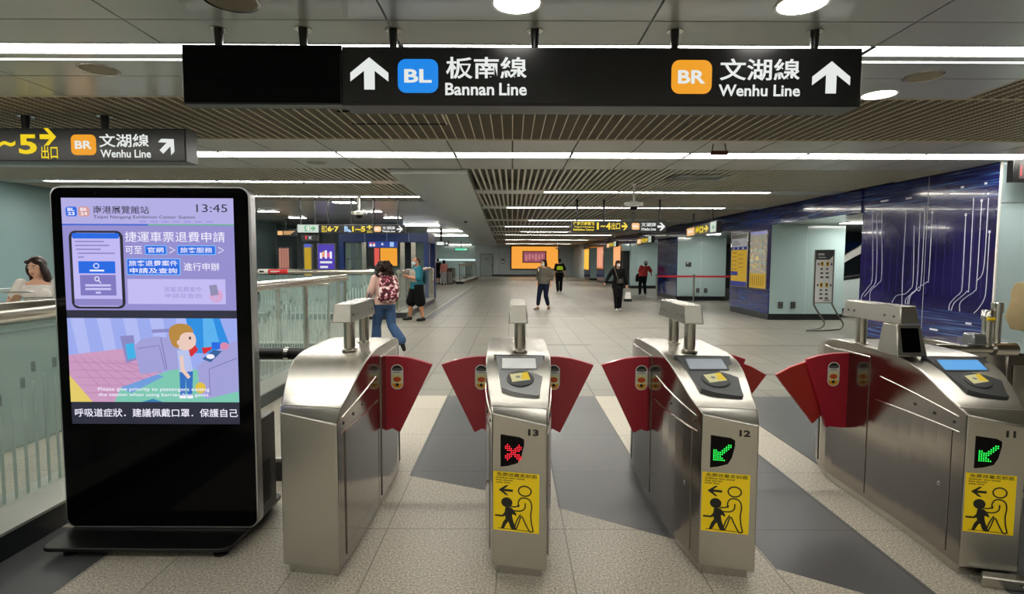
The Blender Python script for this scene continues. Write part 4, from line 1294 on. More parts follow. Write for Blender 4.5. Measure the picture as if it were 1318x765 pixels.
for s, a, v0, b_, v1 in (('官網', .476, .204, .605, .246), ('旅客服務', .665, .204, .89, .246)):
    S_.slab(rrect(sx(a), sy(v1), sx(b_), sy(v0), .006), sc('edge_cyan', '7ab8ff'), .001, .002); srect(a + .005, v0 + .004, b_ - .005, v1 - .004, BLU, .003, .005); stext(s, a + .018, v0 + .009, b_ - .018, v1 - .009, WHT, .004)
for a in (.62, .905): S_.line([(sx(a), sy(.212)), (sx(a + .032), sy(.225)), (sx(a), sy(.238))], .004, WHT, .002)
S_.slab(rrect(sx(.366), sy(.335), sx(.68), sy(.262), .006), sc('edge_cyan', '7ab8ff'), .001, .002); srect(.371, .266, .675, .331, BLU, .003, .005)
stext('旅客退費案件', .38, .27, .666, .295, WHT, .004); stext('申請及查詢', .385, .303, .662, .327, WHT, .004, .008)
stext('進行申辦', .70, .28, .908, .315, WHT, .002, .002)
srect(.366, .352, .94, .462, sc('card', 'c5bef8'), .002)
stext('旅客退費案件', .58, .385, .80, .408, sc('faint_card', '9d96d4'), .003, .0); stext('申請及查詢', .585, .415, .80, .435, sc('faint_card', '9d96d4'), .003, .0)
S_.disc(sx(.885), sy(.425), .035, .035, sc('pinkish', 'dba6d2'), .003); spoly([(.845, .38), (.89, .375), (.90, .42), (.855, .425)], sc('pen_grey', '8f8fb4'), .004); spoly([(.86, .43), (.9, .425), (.905, .445), (.87, .447)], sc('pinkish2', 'd0b0e0'), .005)
# the drawn clip in the lower half: station floor, gates and a child
v0, v1 = .525, .90
srect(0, v0, 1, v1, sc('clip_wall', '9dadf2'))
for i in range(6): spoly([(.02 + .155 * i, v0), (.10 + .155 * i, v0), (.13 + .155 * i, .68), (.06 + .155 * i, .69)], sc('clip_wall_hi', 'b4bdf8'), .0015)
spoly([(.70, v0), (.90, v0), (.97, .68), (.74, .68)], sc('clip_blue', '1f8fe6'), .0018); spoly([(.80, v0), (.86, v0), (.90, .65), (.80, .66)], sc('clip_blue_hi', '58b4f2'), .002)
spoly([(0, .69), (.33, .66), (.66, .72), (.55, .76), (.26, .90), (0, .90)], sc('clip_pink', 'cf9cc4'), .002)
for i in range(7): S_.line([(sx(.02 + i * .05), sy(.692 + i * .004)), (sx(.24 + i * .06), sy(.89 - i * .018))], .003, sc('clip_pink_line', 'b67fae'), .0025)
for i in range(5): S_.line([(sx(0 + .02 * i), sy(.72 + i * .035)), (sx(.62 - i * .07), sy(.735 + i * .03))], .003, sc('clip_pink_line', 'b67fae'), .0025)
spoly([(0, .78), (.13, .90), (0, .90)], sc('clip_yellow', 'e8cf6a'), .003)
spoly([(.30, .835), (.66, .74), (1, .79), (1, .90), (.26, .90)], sc('clip_green', '7ccab4'), .003); spoly([(.30, .835), (.52, .775), (.56, .785), (.36, .86)], sc('clip_blue_path', '6fa0e0'), .0035)
spoly([(.42, .90), (.49, .885), (.55, .90)], sc('clip_deep', '2f7fb4'), .004)
GR1, GR2, GRL = sc('clip_gate', 'a3a2dc'), sc('clip_gate_dark', '8a89c6'), sc('clip_line', '6e6cab', .7)
spoly([(.31, .605), (.39, .60), (.40, .71), (.34, .725)], GR2, .003); spoly([(.34, .64), (.39, .635), (.40, .70), (.35, .71)], sc('clip_cyan', '3ab4ec'), .004)
spoly([(.39, .65), (.43, .62), (.52, .605), (.66, .615), (.66, .75), (.42, .775)], GR1, .0045); S_.line([(sx(.41), sy(.66)), (sx(.54), sy(.645)), (sx(.57), sy(.755))], .003, GRL, .005); S_.line([(sx(.55), sy(.61)), (sx(.58), sy(.75))], .003, GRL, .005)
spoly([(.50, .575), (.62, .57), (.62, .585), (.50, .59)], GR2, .0045)
spoly([(.76, .74), (.88, .665), (1, .62), (1, .85), (.81, .885), (.77, .86)], GR1, .0045); S_.line([(sx(.83), sy(.87)), (sx(.83), sy(.75)), (sx(1), sy(.70))], .003, GRL, .005)
spoly([(.79, .705), (.86, .665), (.91, .67), (.84, .72)], sc('clip_reader', '2d5f9c'), .005); S_.disc(sx(.84), sy(.694), .022, .013, WHT, .0055, 16)
S_.disc(sx(.925), sy(.647), .024, .02, sc('clip_rose', 'd88ab0'), .0055, 16); spoly([(.85, .63), (.90, .63), (.90, .66), (.85, .66)], BLU, .0055)
spoly([(.68, .645), (.75, .64), (.77, .665), (.73, .695), (.70, .68)], sc('clip_red', 'd8222c'), .006); spoly([(.79, .655), (.87, .65), (.80, .685)], sc('clip_red', 'd8222c'), .0048)
S_.disc(sx(.775), sy(.835), .028, .03, sc('clip_gold', 'e2c23a'), .0048, 16)
# child
SKN, HR = sc('clip_skin', 'f0cdc0'), sc('clip_hair', 'b98a3c')
spoly([(.645, .665), (.715, .665), (.735, .76), (.655, .765)], sc('clip_shirt', 'b9c6f2'), .0065)
spoly([(.655, .765), (.735, .76), (.725, .87), (.695, .87), (.69, .79), (.685, .87), (.655, .87)], sc('clip_jeans', '2a6fc4'), .0065)
spoly([(.66, .69), (.68, .69), (.685, .75), (.72, .785), (.705, .795), (.665, .76)], SKN, .007)
srect(.65, .87, .69, .882, WHT, .007); srect(.695, .87, .73, .882, WHT, .007)
S_.disc(sx(.695), sy(.62), .058, .056, SKN, .007, 24); S_.disc(sx(.735), sy(.635), .02, .018, SKN, .0071, 14)
spoly(smooth_path([(.60, .60), (.61, .565), (.66, .548), (.72, .555), (.745, .585), (.70, .587), (.67, .60), (.66, .625), (.655, .655), (.62, .645), (.60, .60)], 4)[:-1], HR, .0075)
S_.disc(sx(.66), sy(.632), .012, .014, SKN, .008, 12); S_.disc(sx(.725), sy(.612), .006, .009, INKS, .008, 10)
stext('Please give priority to passengers exiting', .17, .833, .83, .853, WHT, .0085, .006); stext('the station when using barrier-free gates.', .17, .858, .83, .877, WHT, .0085, .006)
stext('呼吸道症狀．建議佩戴口罩．保護自己', .02, .93, .99, .968, WHT, .002, .008)
S_.build('screen', K, smooth=0)
# ------------------------------------------------------------------ railings, escalator, lift
SILL = mat('pale_steel_sill', 'c9c9c2', 0.3, 0.5)
def glass_rail(label, pts, zr, rr, posts=True, stripes=False, kerb=.13, kw=.13, railmat=STEEL_T, pitch=1.5, name='glass_railing', zg0=None):
    """railing along a polyline of floor points: tube, glass panes, posts, kerb"""
    t = thing(name, label, 'railing', (pts[0][0], pts[0][1], 0))
    m = MB(); m.path([(x, y, zr) for x, y in pts], rr, railmat, 20); m.build('handrail', t)
    for (xa, ya), (xb, yb) in zip(pts, pts[1:]):
        d = Vector((xb - xa, yb - ya, 0)); L_ = d.length; d.normalize(); nn = Vector((-d.y, d.x, 0))
        def bar(mb, s0, s1, w0, w1, z0, z1, mt):
            a, b = Vector((xa, ya, 0)) + d * s0, Vector((xa, ya, 0)) + d * s1
            bq = [a + nn * w0, b + nn * w0, b + nn * w1, a + nn * w1]
            if w1 < w0: bq = bq[::-1]
            mb.hexa([(p.x, p.y, z0) for p in bq], [(p.x, p.y, z1) for p in bq], mt)
        if kerb:
            m = MB(); k0, k1 = kw if isinstance(kw, tuple) else (-kw, kw); bar(m, 0, L_, k0, k1, 0, kerb, BASE); m.build('kerb', t, smooth=0)
            m = MB(); bar(m, 0, L_, k0 - .004, k1 + .004, kerb, kerb + .015, SILL); m.build('sill', t, smooth=0)
        k = max(1, round(L_ / pitch))
        for i in range(k):
            s0, s1 = L_ * i / k + .02, L_ * (i + 1) / k - .02
            m = MB(); bar(m, s0, s1, -.006, .006, kerb + .015, zr - rr - .03, GLASS); pane = m.build('glass_pane', t, smooth=0)
            if stripes:
                m = MB()
                s = s0 + .03
                j = 0
                while s < s1 - .04:
                    top = kerb + .25 + .45 * (.5 + .5 * math.sin(s * 2.1 + 1.0)) + .05 * math.sin(j * 5.1)
                    bar(m, s, s + .022, .0062, .0075, kerb + .02, top, FROST)
                    if j % 3: bar(m, s, s + .03, .0062, .0075, top + .05, top + .11, mat('dark_film', '2f3a3a', .4, alpha=.8))
                    s += .075; j += 1
                m.build('stripe_film', pane, smooth=0)
        if posts:
            for i in range(k + 1):
                p = Vector((xa, ya, 0)) + d * (L_ * i / k)
                m = MB(); bar(m, max(0, L_ * i / k - .03), min(L_, L_ * i / k + .03), -.025, .025, kerb + .01, zr - rr * .5, STEEL_T); m.build('post', t, smooth=0, bevel=.006)
    return t

glass_rail('near glass railing with a thick steel handrail running behind the kiosk along the left', [(-2.82, 0.3), (-2.82, 9.25)], 1.215, .058, stripes=True, pitch=1.79, kw=(-.27, .12))
b = thing('low_barrier', 'short glass barrier with a fat black top tube between the kiosk and leftmost gate', 'barrier', (-2.0, 3.72, 0))
m = MB(); m.tube((-2.50, 3.72, .875), (-1.36, 3.72, .875), .041, RUBBER); m.build('top_tube', b)
m = MB(); m.tube((-1.55, 3.72, .875), (-1.52, 3.72, .875), .046, STEEL_B); m.tube((-2.4, 3.72, .875), (-2.37, 3.72, .875), .046, STEEL_B); m.build('tube_ring', b)
for x in (-1.43, -2.46):
    m = MB(); m.box(x - .035, x + .035, 3.69, 3.75, 0, .85, BLACK); m.build('post', b, bevel=.006)
m = MB(); m.box(-2.42, -1.47, 3.714, 3.726, .15, .82, GLASS); m.build('glass_pane', b, smooth=0)
m = MB(); m.box(-2.5, -1.40, 3.69, 3.75, .12, .15, SILL); m.build('bottom_rail', b, smooth=0)
m = MB(); m.box(-2.5, -1.40, 3.67, 3.77, 0, .12, BASE); m.build('kerb', b, smooth=0)

# escalator beyond the near railing
CLAD = mat('grey_green_cladding', '8b9f98', 0.25, var=.05, scale=1.2, coat=.3)
e = thing('escalator', 'grey-green escalator side with black handrail behind the near left railing', 'escalator', (-4.6, 5, 0))
m = MB(); m.box(-4.05, -3.95, .4, 8.2, 0, 1.02, CLAD); m.build('balustrade', e, bevel=.02)
for x in (-4.0,):
    m = MB(); m.box(x - .09, x + .09, .4, 8.25, 1.02, 1.07, STEEL_T); m.build('deck', e, bevel=.01)
    m = MB(); m.path(smooth_path([(x, .4, 1.14), (x, 4, 1.14), (x, 8.2, 1.14), (x, 8.5, 1.08), (x, 8.62, .9), (x, 8.5, .72), (x, 8.2, .66)], 5), .036, RUBBER, 12); m.build('handrail_belt', e)
    m = MB(); m.box(x - .06, x + .06, 8.2, 8.5, .0, 1.0, CLAD); m.build('newel', e, bevel=.05)
m = MB(); m.box(-4.72, -4.05, .4, 8.4, .0, .04, mat('ridged_steel', '8d9094', .4, .8, var=.2, scale=120)); m.build('landing_plate', e, smooth=0)
m = MB(); m.box(-3.94, -3.945, .4, 8.2, .93, .945, mat('seam_dark', '5e6b68', .5)); m.build('cladding_seam', e, smooth=0)
t = thing('dark_counter', 'dark sloping counter top at the left edge next to the woman in white', 'counter', (-5.9, 5.3, 0))
m = MB(); m.extrude([(-6.5, 5.6, 0), (-6.5, 5.6, 1.42), (-5.95, 5.6, 1.28), (-5.85, 5.6, 1.2), (-5.85, 5.6, 0)], (0, .5, 0), CHAR); m.build('body', t, bevel=.01)
m = MB(); m.hexa([(-6.5, 5.58, 1.42), (-5.94, 5.58, 1.285), (-5.94, 6.12, 1.285), (-6.5, 6.12, 1.42)], [(-6.5, 5.58, 1.44), (-5.94, 5.58, 1.305), (-5.94, 6.12, 1.305), (-6.5, 6.12, 1.44)], BLACK); m.build('top', t, smooth=0)

r = glass_rail('cross railing of steel tube and glass in front of the blue lift', [(-6.9, 14.0), (-3.2, 14.0)], 1.21, .06, pitch=1.2, kerb=.14, stripes=True)
t = MB(); t.tube((-6.46, 14.0, 1.21), (-5.69, 14.0, 1.21), .062, WHITE); t = t.build('warning_sticker', r, label='red and white warning sticker')
m = MB(); m.tube((-6.45, 14.0, 1.21), (-6.2, 14.0, 1.21), .064, WHITE); m.build('white_end', t)
m = MB(); m.tube((-6.2, 14.0, 1.21), (-5.7, 14.0, 1.21), .064, mat('signal_red', 'd3222a', .4)); m.build('red_wrap', t)
q = Pan((-6.2, 13.934, 1.17)); q.rect(.06, .035, .3, .055, WHITE, .002); q.rect(.06, .015, .22, .022, WHITE, .002); q.rect(-.22, .02, -.1, .06, INK, .002); q.build('print', t, smooth=0)
glass_rail('long glass railing running away behind the man in the teal shirt', [(-2.95, 14.25), (-2.98, 19.8)], 1.21, .06, pitch=1.5, kerb=.14, kw=.2)
glass_rail('far short glass railing beyond the grey gate cabinet', [(-3.30, 34.5), (-3.0, 44.5)], 1.2, .07, pitch=3, kerb=.16, kw=.25)
glass_rail('glass railing across the stair head behind the near handrail end', [(-3.1, 9.3), (-6.6, 9.3)], 1.1, .03, pitch=.9, kerb=.1, stripes=True)
t = thing('railing_end_post', 'stout steel end post of the long glass railing right of the man in teal', 'post', (-2.9, 19.9, 0))
m = MB(); m.box(-2.99, -2.83, 19.84, 19.97, .0, 1.22, STEEL_T); m.build('post', t, bevel=.03)
m = MB(); m.box(-3.01, -2.81, 19.83, 19.98, .0, .1, STEEL); m.build('shoe', t, bevel=.01)

# lift with a blue frame
LB = mat('lift_blue', '1f3f86', 0.35, var=.05)
t = thing('lift', 'glass lift with a deep blue frame beyond the railings left of centre', 'lift', (-4.7, 20.8, 0))
m = MB(); m.box(-6.3, -3.05, 20.0, 21.8, 2.16, 2.5, LB)
for x in (-5.35, -4.55, -3.75): m.box(x - .012, x + .012, 19.99, 20.0, 2.16, 2.5, mat('pale_blue_seam', '8fb0d8', .4))
m.build('header', t, smooth=0)
for x in (-6.22, -3.12):
    m = MB(); m.box(x - .1, x + .1, 20.0, 20.25, 0, 2.16, LB); m.build('post', t, smooth=0, bevel=.01)
    m = MB(); m.box(x - .1, x + .1, 21.55, 21.8, 0, 2.16, LB); m.build('post', t, smooth=0, bevel=.01)
for x in (-5.4, -4.0, -3.6):
    m = MB(); m.box(x - .09, x + .09, 20.05, 20.2, 0, 2.16, STEEL_T); m.build('jamb', t, smooth=0, bevel=.01)
for a, c in ((-6.1, -5.5), (-5.3, -4.1), (-3.5, -3.2)):
    m = MB(); m.box(a, c, 20.1, 20.115, .1, 2.14, GLASS); m.build('glass_pane', t, smooth=0)
for z in (1.55, 1.0):
    m = MB(); m.box(-6.1, -3.2, 20.12, 20.15, z - .02, z + .02, CHAR); m.build('transom', t, smooth=0)
m = MB(); m.box(-6.1, -3.2, 21.7, 21.75, 0, 2.2, mat('lift_interior', '59666b', .4, .3)); m.build('back_wall', t, smooth=0)
m = MB(); m.box(-5.75, -5.45, 21.4, 21.65, 0, 2.15, mat('dark_post', '22282c', .5)); m.build('shaft_post', t, smooth=0)
t = thing('notice_board', 'blue-topped notice board with a red and an orange panel on the lift front', 'board', (-4.7, 19.97, 1.2))
m = MB(); m.box(-5.25, -4.12, 19.955, 19.99, 1.28, 2.20, SIGNH); m.build('backing', t, smooth=0)
q = Pan((-5.25, 19.953, 1.28)); q.rect(.03, .68, 1.10, .90, lamp('board_blue', '1f3f9a', .9), .002)
for a in (.08, .2): q.rect(a, .72, a + .09, .86, WLIT, .005); q.rect(a, .80, a + .09, .86, lamp('board_pink', 'd85a7a', .9), .007)
q.rect(.82, .71, .96, .88, lamp('lit_pale_blue', '9fc4ea', 1.0), .005); q.poly(arrow_pts(.5, .75, .6, .85, 90), WLIT, .005); q.build('header', t, smooth=0)
q = Pan((-5.25, 19.953, 1.28)); q.rect(.25, .02, .43, .66, lamp('board_red', 'e2574e', .9), .002); q.build('red_panel', t, smooth=0)
q = Pan((-5.25, 19.953, 1.28)); q.rect(.47, .02, 1.08, .66, lamp('board_orange', 'f0a028', .95), .002); q.build('orange_panel', t, smooth=0)

def lightbox(name, label, cat, x0, x1, y, z0, z1, col, e_, draw=None, d=.2, stand=True):
    t = thing(name, label, cat, ((x0 + x1) / 2, y, 0 if stand else z0))
    m = MB(); m.box(x0 - .04, x1 + .04, y + .005, y + d, 0 if stand else z0 - .05, z1 + .05, mat('box_grey', '6a7274', .4)); m.build('case', t, smooth=0)
    q = Pan((x0, y, z0)); q.rect(0, 0, x1 - x0, z1 - z0, lamp(col[0], col[1], e_), .002)
    if draw: draw(q, x1 - x0, z1 - z0)
    q.build('lit_panel', t, smooth=0)
    return t
def purple(q, w, h):
    for i, c in enumerate(('f2efff', 'f0a060', 'f2efff', 'e85a8a', 'f2efff')):
        q.rect(w * (.12 + .15 * i), h * (.52 + .05 * (i % 2)), w * (.25 + .15 * i), h * (.72 + .04 * (i % 3)), lamp('pw' + c, c, 1.0), .005)
    q.rect(w * .12, h * .36, w * .85, h * .43, WLIT, .005); q.rect(w * .12, h * .2, w * .6, h * .27, WLIT, .005)
lightbox('poster_lightbox', 'purple lit poster with white lettering left of the blue lift', 'poster', -6.99, -6.40, 19.8, 1.0, 2.06, ('purple_lit', '4a34b0'), .95, purple)
lightbox('yellow_panel', 'tall narrow yellow lit panel on a grey pillar beyond the cross railing', 'panel', -7.44, -7.20, 19.7, .95, 2.02, ('yellow_lit_panel', 'c8a418'), .8, lambda q, w, h: q.rect(0, h * .93, w, h * 1.05, lamp('panel_blue', '5a6ad0', .8), .004))
lightbox('pink_poster', 'salmon-pink lit poster just right of the kiosk, far behind the railings', 'poster', -8.48, -8.12, 20.0, 1.2, 1.92, ('pink_lit', 'c98a78'), .7, lambda q, w, h: [q.rect(w * .25 * i, 0, w * (.25 * i + .06), h, lamp('pink_dark', 'a8705f', .6), .004) for i in range(1, 4)] and None)

# grey gate cabinet far off
t = thing('far_gate_cabinet', 'grey gate cabinet far off beside the woman in pink', 'cabinet', (-3.85, 34.3, 0))
m = MB(); m.extrude([(-4.05, 33.9, 0), (-4.05, 33.9, .92), (-3.92, 33.9, 1.02), (-3.66, 33.9, 1.02), (-3.66, 33.9, 0)], (0, 1.6, 0), STEEL_S); m.build('body', t, bevel=.03)
m = MB(); m.box(-4.0, -3.7, 33.88, 33.9, .1, .8, STEEL); m.build('front_panel', t, smooth=0)
t = thing('far_glass_screen', 'pale glass end screen at the far end of the left railings near the far door', 'screen', (-3.6, 46, 0))
m = MB(); m.box(-3.9, -3.3, 45.9, 46.1, .1, 1.25, mat('pale_green_glass', 'a9cbc8', .2)); m.build('pane', t, smooth=0)
m = MB(); m.box(-4.1, -3.1, 45.7, 46.3, 0, .1, BASE); m.build('kerb', t, smooth=0)
m = MB(); m.box(-3.95, -3.25, 45.88, 46.12, 1.25, 1.32, STEEL_T); m.build('cap', t, smooth=0)

# big orange screen on the far wall
t = thing('advert_screen', 'big glowing orange advertising screen with a small pink picture on the far wall', 'screen', (2.2, 51.8, .7))
m = MB(); m.box(-.15, 4.42, 51.82, 51.99, .62, 2.90, SIGNH); m.build('frame', t, bevel=.02)
q = Pan((-.05, 51.815, .72)); q.rect(0, 0, 4.37, 2.08, lamp('orange_glow', 'f0a03c', 1.05), .002)
for x in (1.4, 2.9): q.rect(x - .01, 0, x + .01, 2.08, lamp('orange_seam', 'd88a30', .9), .006)
q.build('lit_face', t, smooth=0)
q = Pan((-.05, 51.815, .72)); q.rect(1.02, .55, 3.28, 1.66, SIGNH, .01); q.rect(1.12, .63, 3.18, 1.58, lamp('pink_picture', 'a8566a', .8), .014)
for i in range(6): q.rect(1.3 + .3 * i, .75 + .1 * (i % 3), 1.48 + .3 * i, 1.3 + .08 * (i % 2), lamp('pink_picture_light', 'd08a8a', .8), .018)
q.build('picture', t, smooth=0)
t = thing('wall_intercom', 'small grey wall box between the far door and the orange screen', 'wall box', (-.9, 51.9, 1.3))
m = MB(); m.box(-1.02, -.74, 51.88, 52.0, 1.2, 1.62, CHAR); m.build('case', t, bevel=.02)
m = MB(); m.box(-.96, -.8, 51.87, 51.88, 1.3, 1.5, STEEL); m.build('plate', t, smooth=0)

# posters on the pillar sides
def side_panel(name, label, cat, x, ya, yb, z0, z1, build):
    t = thing(name, label, cat, (x, (ya + yb) / 2, z0))
    m = MB(); m.box(x, x + .035, ya - .03, yb + .03, z0 - .03, z1 + .03, STEEL_T); m.build('frame', t, bevel=.005)
    q = Pan((x, yb, z0), (0, -1, 0), (0, 0, 1)); build(q, yb - ya, z1 - z0); q.build('sheet', t, smooth=0)
    return t
def info_map(q, w, h):
    q.rect(0, 0, w, h, lamp('paper_white', 'dcdcdc', .35), .002)
    q.rect(0, h * .92, w, h, mat('map_grey', '8d8d8a', .4), .004); q.rect(0, h * .70, w, h * .76, lamp('map_navy', '23307e', .3), .004)
    q.rect(0, h * .08, w, h * .70, lamp('map_yellow', 'f2c012', .45), .004); q.rect(0, 0, w, h * .09, lamp('map_navy', '23307e', .3), .005); q.rect(0, h * .20, w * .45, h * .28, lamp('map_navy', '23307e', .3), .006)
    for i in range(9): q.rect(w * (.08 + .42 * (i % 2)), h * (.32 + .04 * i), w * (.36 + .42 * (i % 2)), h * (.332 + .04 * i), INK, .006)
    for i in range(3): q.rect(w * .1, h * (.80 + .035 * i), w * (.6 - .1 * i), h * (.812 + .035 * i), INK, .006); q.rect(w * (.1 + .3 * i), h * .715, w * (.2 + .3 * i), h * .745, WHITE, .006)
def area_map(q, w, h):
    q.rect(0, 0, w, h, lamp('map_cream', 'd9d4c0', .35), .002)
    q.rect(0, h * .95, w, h, lamp('map_violet', '8f92c8', .3), .004); q.rect(0, 0, w, h * .26, lamp('map_yellow', 'f2c012', .45), .004)
    rnd = random.Random(4)
    for i in range(26):
        a, b_ = rnd.uniform(.03, .75), rnd.uniform(.3, .85); q.rect(w * a, h * b_, w * (a + rnd.uniform(.06, .2)), h * (b_ + rnd.uniform(.02, .07)), mat(('map_tint_a', 'map_tint_b', 'map_tint_c')[i % 3], ('c9c7a8', 'd8c987', 'b9c8b0')[i % 3], .5), .004 + .0004 * i)
    for i in range(6): q.line([(0, h * (.3 + .1 * i)), (w * .5, h * (.33 + .1 * i)), (w, h * (.28 + .11 * i))], .012, mat('map_road', 'e6ad6a', .5), .016)
    q.line(smooth_path([(w * .62, h * .94), (w * .78, h * .8), (w * .72, h * .6), (w * .98, h * .4)], 4), .05, mat('map_river', '9db9bf', .5), .0165)
    for i in range(7): q.rect(w * (.07 + .13 * i), h * .04, w * (.10 + .13 * i), h * .22, INK, .006)
side_panel('information_board', 'tall yellow and white information board, left of two on the nearest pillar', 'board', 6.56, 15.36, 16.45, .80, 2.28, info_map)
side_panel('area_map', 'pale area map with a yellow foot, right of two boards on the nearest pillar', 'map', 6.56, 14.2, 15.16, .80, 2.30, area_map)
def stripes(cols):
    def f(q, w, h):
        q.rect(0, 0, w, h, lamp(*cols[0]), .002)
        for i in range(3): q.rect(w * (.12 + .3 * i), h * .08, w * (.24 + .3 * i), h * .9, lamp(*cols[1]), .008)
    return f
side_panel('lit_poster', 'orange lit poster behind the woman in black, on the third pillar', 'poster', 6.02, 30.6, 32.7, 1.2, 2.34, stripes((('poster_orange', 'f2a468', 1.0), ('poster_orange_2', 'f6b67e', 1.0))))
side_panel('lit_poster', 'pink lit poster on the fourth pillar, left of the woman in black', 'poster', 5.97, 36.2, 38.7, 1.0, 2.40, stripes((('poster_pink', 'e08a6a', .95), ('poster_pink_2', 'f0b090', 1.0))))
side_panel('lit_poster', 'yellow lit poster on the farthest pillar, right of the security guard', 'poster', 5.87, 42.1, 44.8, .80, 2.40, stripes((('poster_yellow', 'f0b020', 1.0), ('poster_yellow_2', 'f4cf50', 1.0))))
t = thing('wall_notice', 'small dark notice plate on the front of the second teal pillar', 'notice', (6.9, 20.94, 1.3))
m = MB(); m.box(6.62, 6.82, 20.915, 20.945, 1.30, 1.46, CHAR); m.build('plate', t, smooth=0)
q = Pan((6.62, 20.914, 1.30)); q.rect(.03, .1, .09, .14, WHITE, .002); q.rect(.03, .03, .16, .06, STEEL, .002); q.build('print', t, smooth=0)

# escalator in the bay between the blue wall and the nearest pillar
t = thing('side_escalator', 'pale escalator side rising in the bay between the blue wall and nearest pillar', 'escalator', (9.8, 15.0, 0))
m = MB(); m.extrude([(8.95, 15.0, .34), (9.1, 15.0, .22), (12, 15.0, .22), (12, 15.0, 1.9), (9.6, 15.0, 1.06), (9.05, 15.0, .98), (8.95, 15.0, .8)], (0, .1, 0), mat('pale_balustrade', 'b9c6c6', .3)); m.build('balustrade', t, smooth=0)
m = MB(); m.path([(9.0, 15.05, 1.06), (9.6, 15.05, 1.14), (11.9, 15.05, 2.0)], .04, RUBBER, 10); m.build('handrail_belt', t)
m = MB(); m.extrude([(8.95, 15.4, 1.28), (8.95, 15.4, 1.45), (11.0, 15.4, 2.75), (11.0, 15.4, 2.45)], (0, .08, 0), WHITE); m.build('far_deck', t, smooth=0)
m = MB(); m.extrude([(8.95, 14.98, 0), (9.1, 14.98, .22), (12, 14.98, .22), (12, 14.98, 0)], (0, .14, 0), BASE); m.build('skirt', t, smooth=0)
w = MB(); w.box(8.55, 12, 18.0, 18.2, 0, 2.46, mat('bay_back', '3c4a52', .5)); w.box(8.6, 12, 17.98, 18.0, 1.85, 2.15, mat('bay_blue', '234a9a', .4)); struct('wall_bay_back', w, smooth=0)
t = thing('bay_light', 'short bright ceiling light in the bay between the blue wall and nearest pillar', 'ceiling light', (8.9, 13.3, 2.45))
m = MB(); m.box(8.0, 10.6, 13.1, 13.6, 2.445, 2.459, CEILM); m.build('tray', t, smooth=0)
m = MB(); m.box(8.05, 10.55, 13.13, 13.57, 2.435, 2.445, STRIPE); m.build('diffuser', t, smooth=0)

# standing notice in the recess
t = thing('standing_notice', 'slim white standing notice on a bent tube frame in front of the nearest pillar', 'notice stand', (6.95, 12.2, 0))
TUB = mat('satin_tube', '8f8d88', .35, .8)
m = MB()
m.path(smooth_path([(6.61, 12.0, 1.77), (6.61, 12.0, .62)], 2) + smooth_path([(6.61, 12.0, .58), (6.75, 12.05, .40), (6.92, 12.12, .20), (6.93, 12.12, .10), (6.80, 12.08, .03), (6.50, 11.95, .02)], 5), .017, TUB, 10)
m.path(smooth_path([(7.02, 12.0, 1.77), (7.02, 12.0, .62)], 2) + smooth_path([(7.02, 12.0, .58), (7.20, 12.1, .36), (7.39, 12.2, .16), (7.40, 12.2, .07), (7.28, 12.12, .02), (6.98, 11.95, .018), (6.52, 11.82, .018), (6.42, 11.86, .018), (6.50, 11.95, .02)], 5), .017, TUB, 10)
m.build('tube_frame', t)
m = MB(); m.box(6.61, 7.02, 11.99, 12.02, .60, 1.77, TUB); m.build('board', t, bevel=.004)
q = Pan((6.63, 11.988, .62)); q.rect(0, 0, .37, 1.13, mat('paper', 'f0f1ef', .5), .001); q.rect(0, .93, .37, 1.13, mat('notice_grey', '4c4f52', .5), .003); q.poly([(.28, .93), (.37, .93), (.37, 1.02)], mat('paper', 'f0f1ef', .5), .004)
for i in range(4): q.rect(.04 + .035 * i, 1.03, .065 + .035 * i, 1.07, WHITE, .005)
q.rect(.04, .975, .2, .99, WHITE, .005)
for (zz, rows) in ((.80, 3), (.34, 3)):
    for a, ang in ((.03, 0), (.31, -90)):
        q.poly(arrow_pts(a, zz, a + .05, zz + .07, ang), INK, .003)
    for a in (.10, .22):
        q.rect(a, zz - .01, a + .06, zz + .09, mat('notice_yellow', 'e0b92a', .5), .003); q.rect(a + .015, zz + .02, a + .045, zz + .07, INK, .005)
        for k in range(rows): q.rect(a, zz - .09 - .09 * k, a + .05 + .01 * k, zz - .05 - .09 * k, mat('notice_text', '55585a', .5), .003)
q.rect(.2, .03, .33, .06, mat('notice_grey_2', '9a9c9d', .5), .003)
q.build('sheet', t, smooth=0)

# belt barrier
def stanchion(x, y, label):
    t = thing('belt_stanchion', label, 'stanchion', (x, y, 0))
    m = MB(); m.lathe([(.16, 0), (.16, .012), (.05, .03), (.032, .04)], STEEL_T, (x, y, 0)); m.build('base', t)
    m = MB(); m.lathe([(.032, .035), (.032, .9), (.04, .905), (.04, 1.0), (.03, 1.01)], STEEL_T, (x, y, 0)); m.build('post', t)
    return t
a = stanchion(5.38, 20.4, 'left post of the red belt barrier, in front of the second pillar')
m = MB(); m.box(5.42, 6.72, 20.395, 20.405, .90, .97, mat('belt_red', 'b8202c', .6)); m.build('belt', a, smooth=0)
a = stanchion(6.76, 20.4, 'middle post of the red belt barrier, in front of the second teal pillar')
m = MB(); m.box(6.80, 8.16, 20.395, 20.405, .90, .97, mat('belt_red', 'b8202c', .6)); m.build('belt', a, smooth=0)
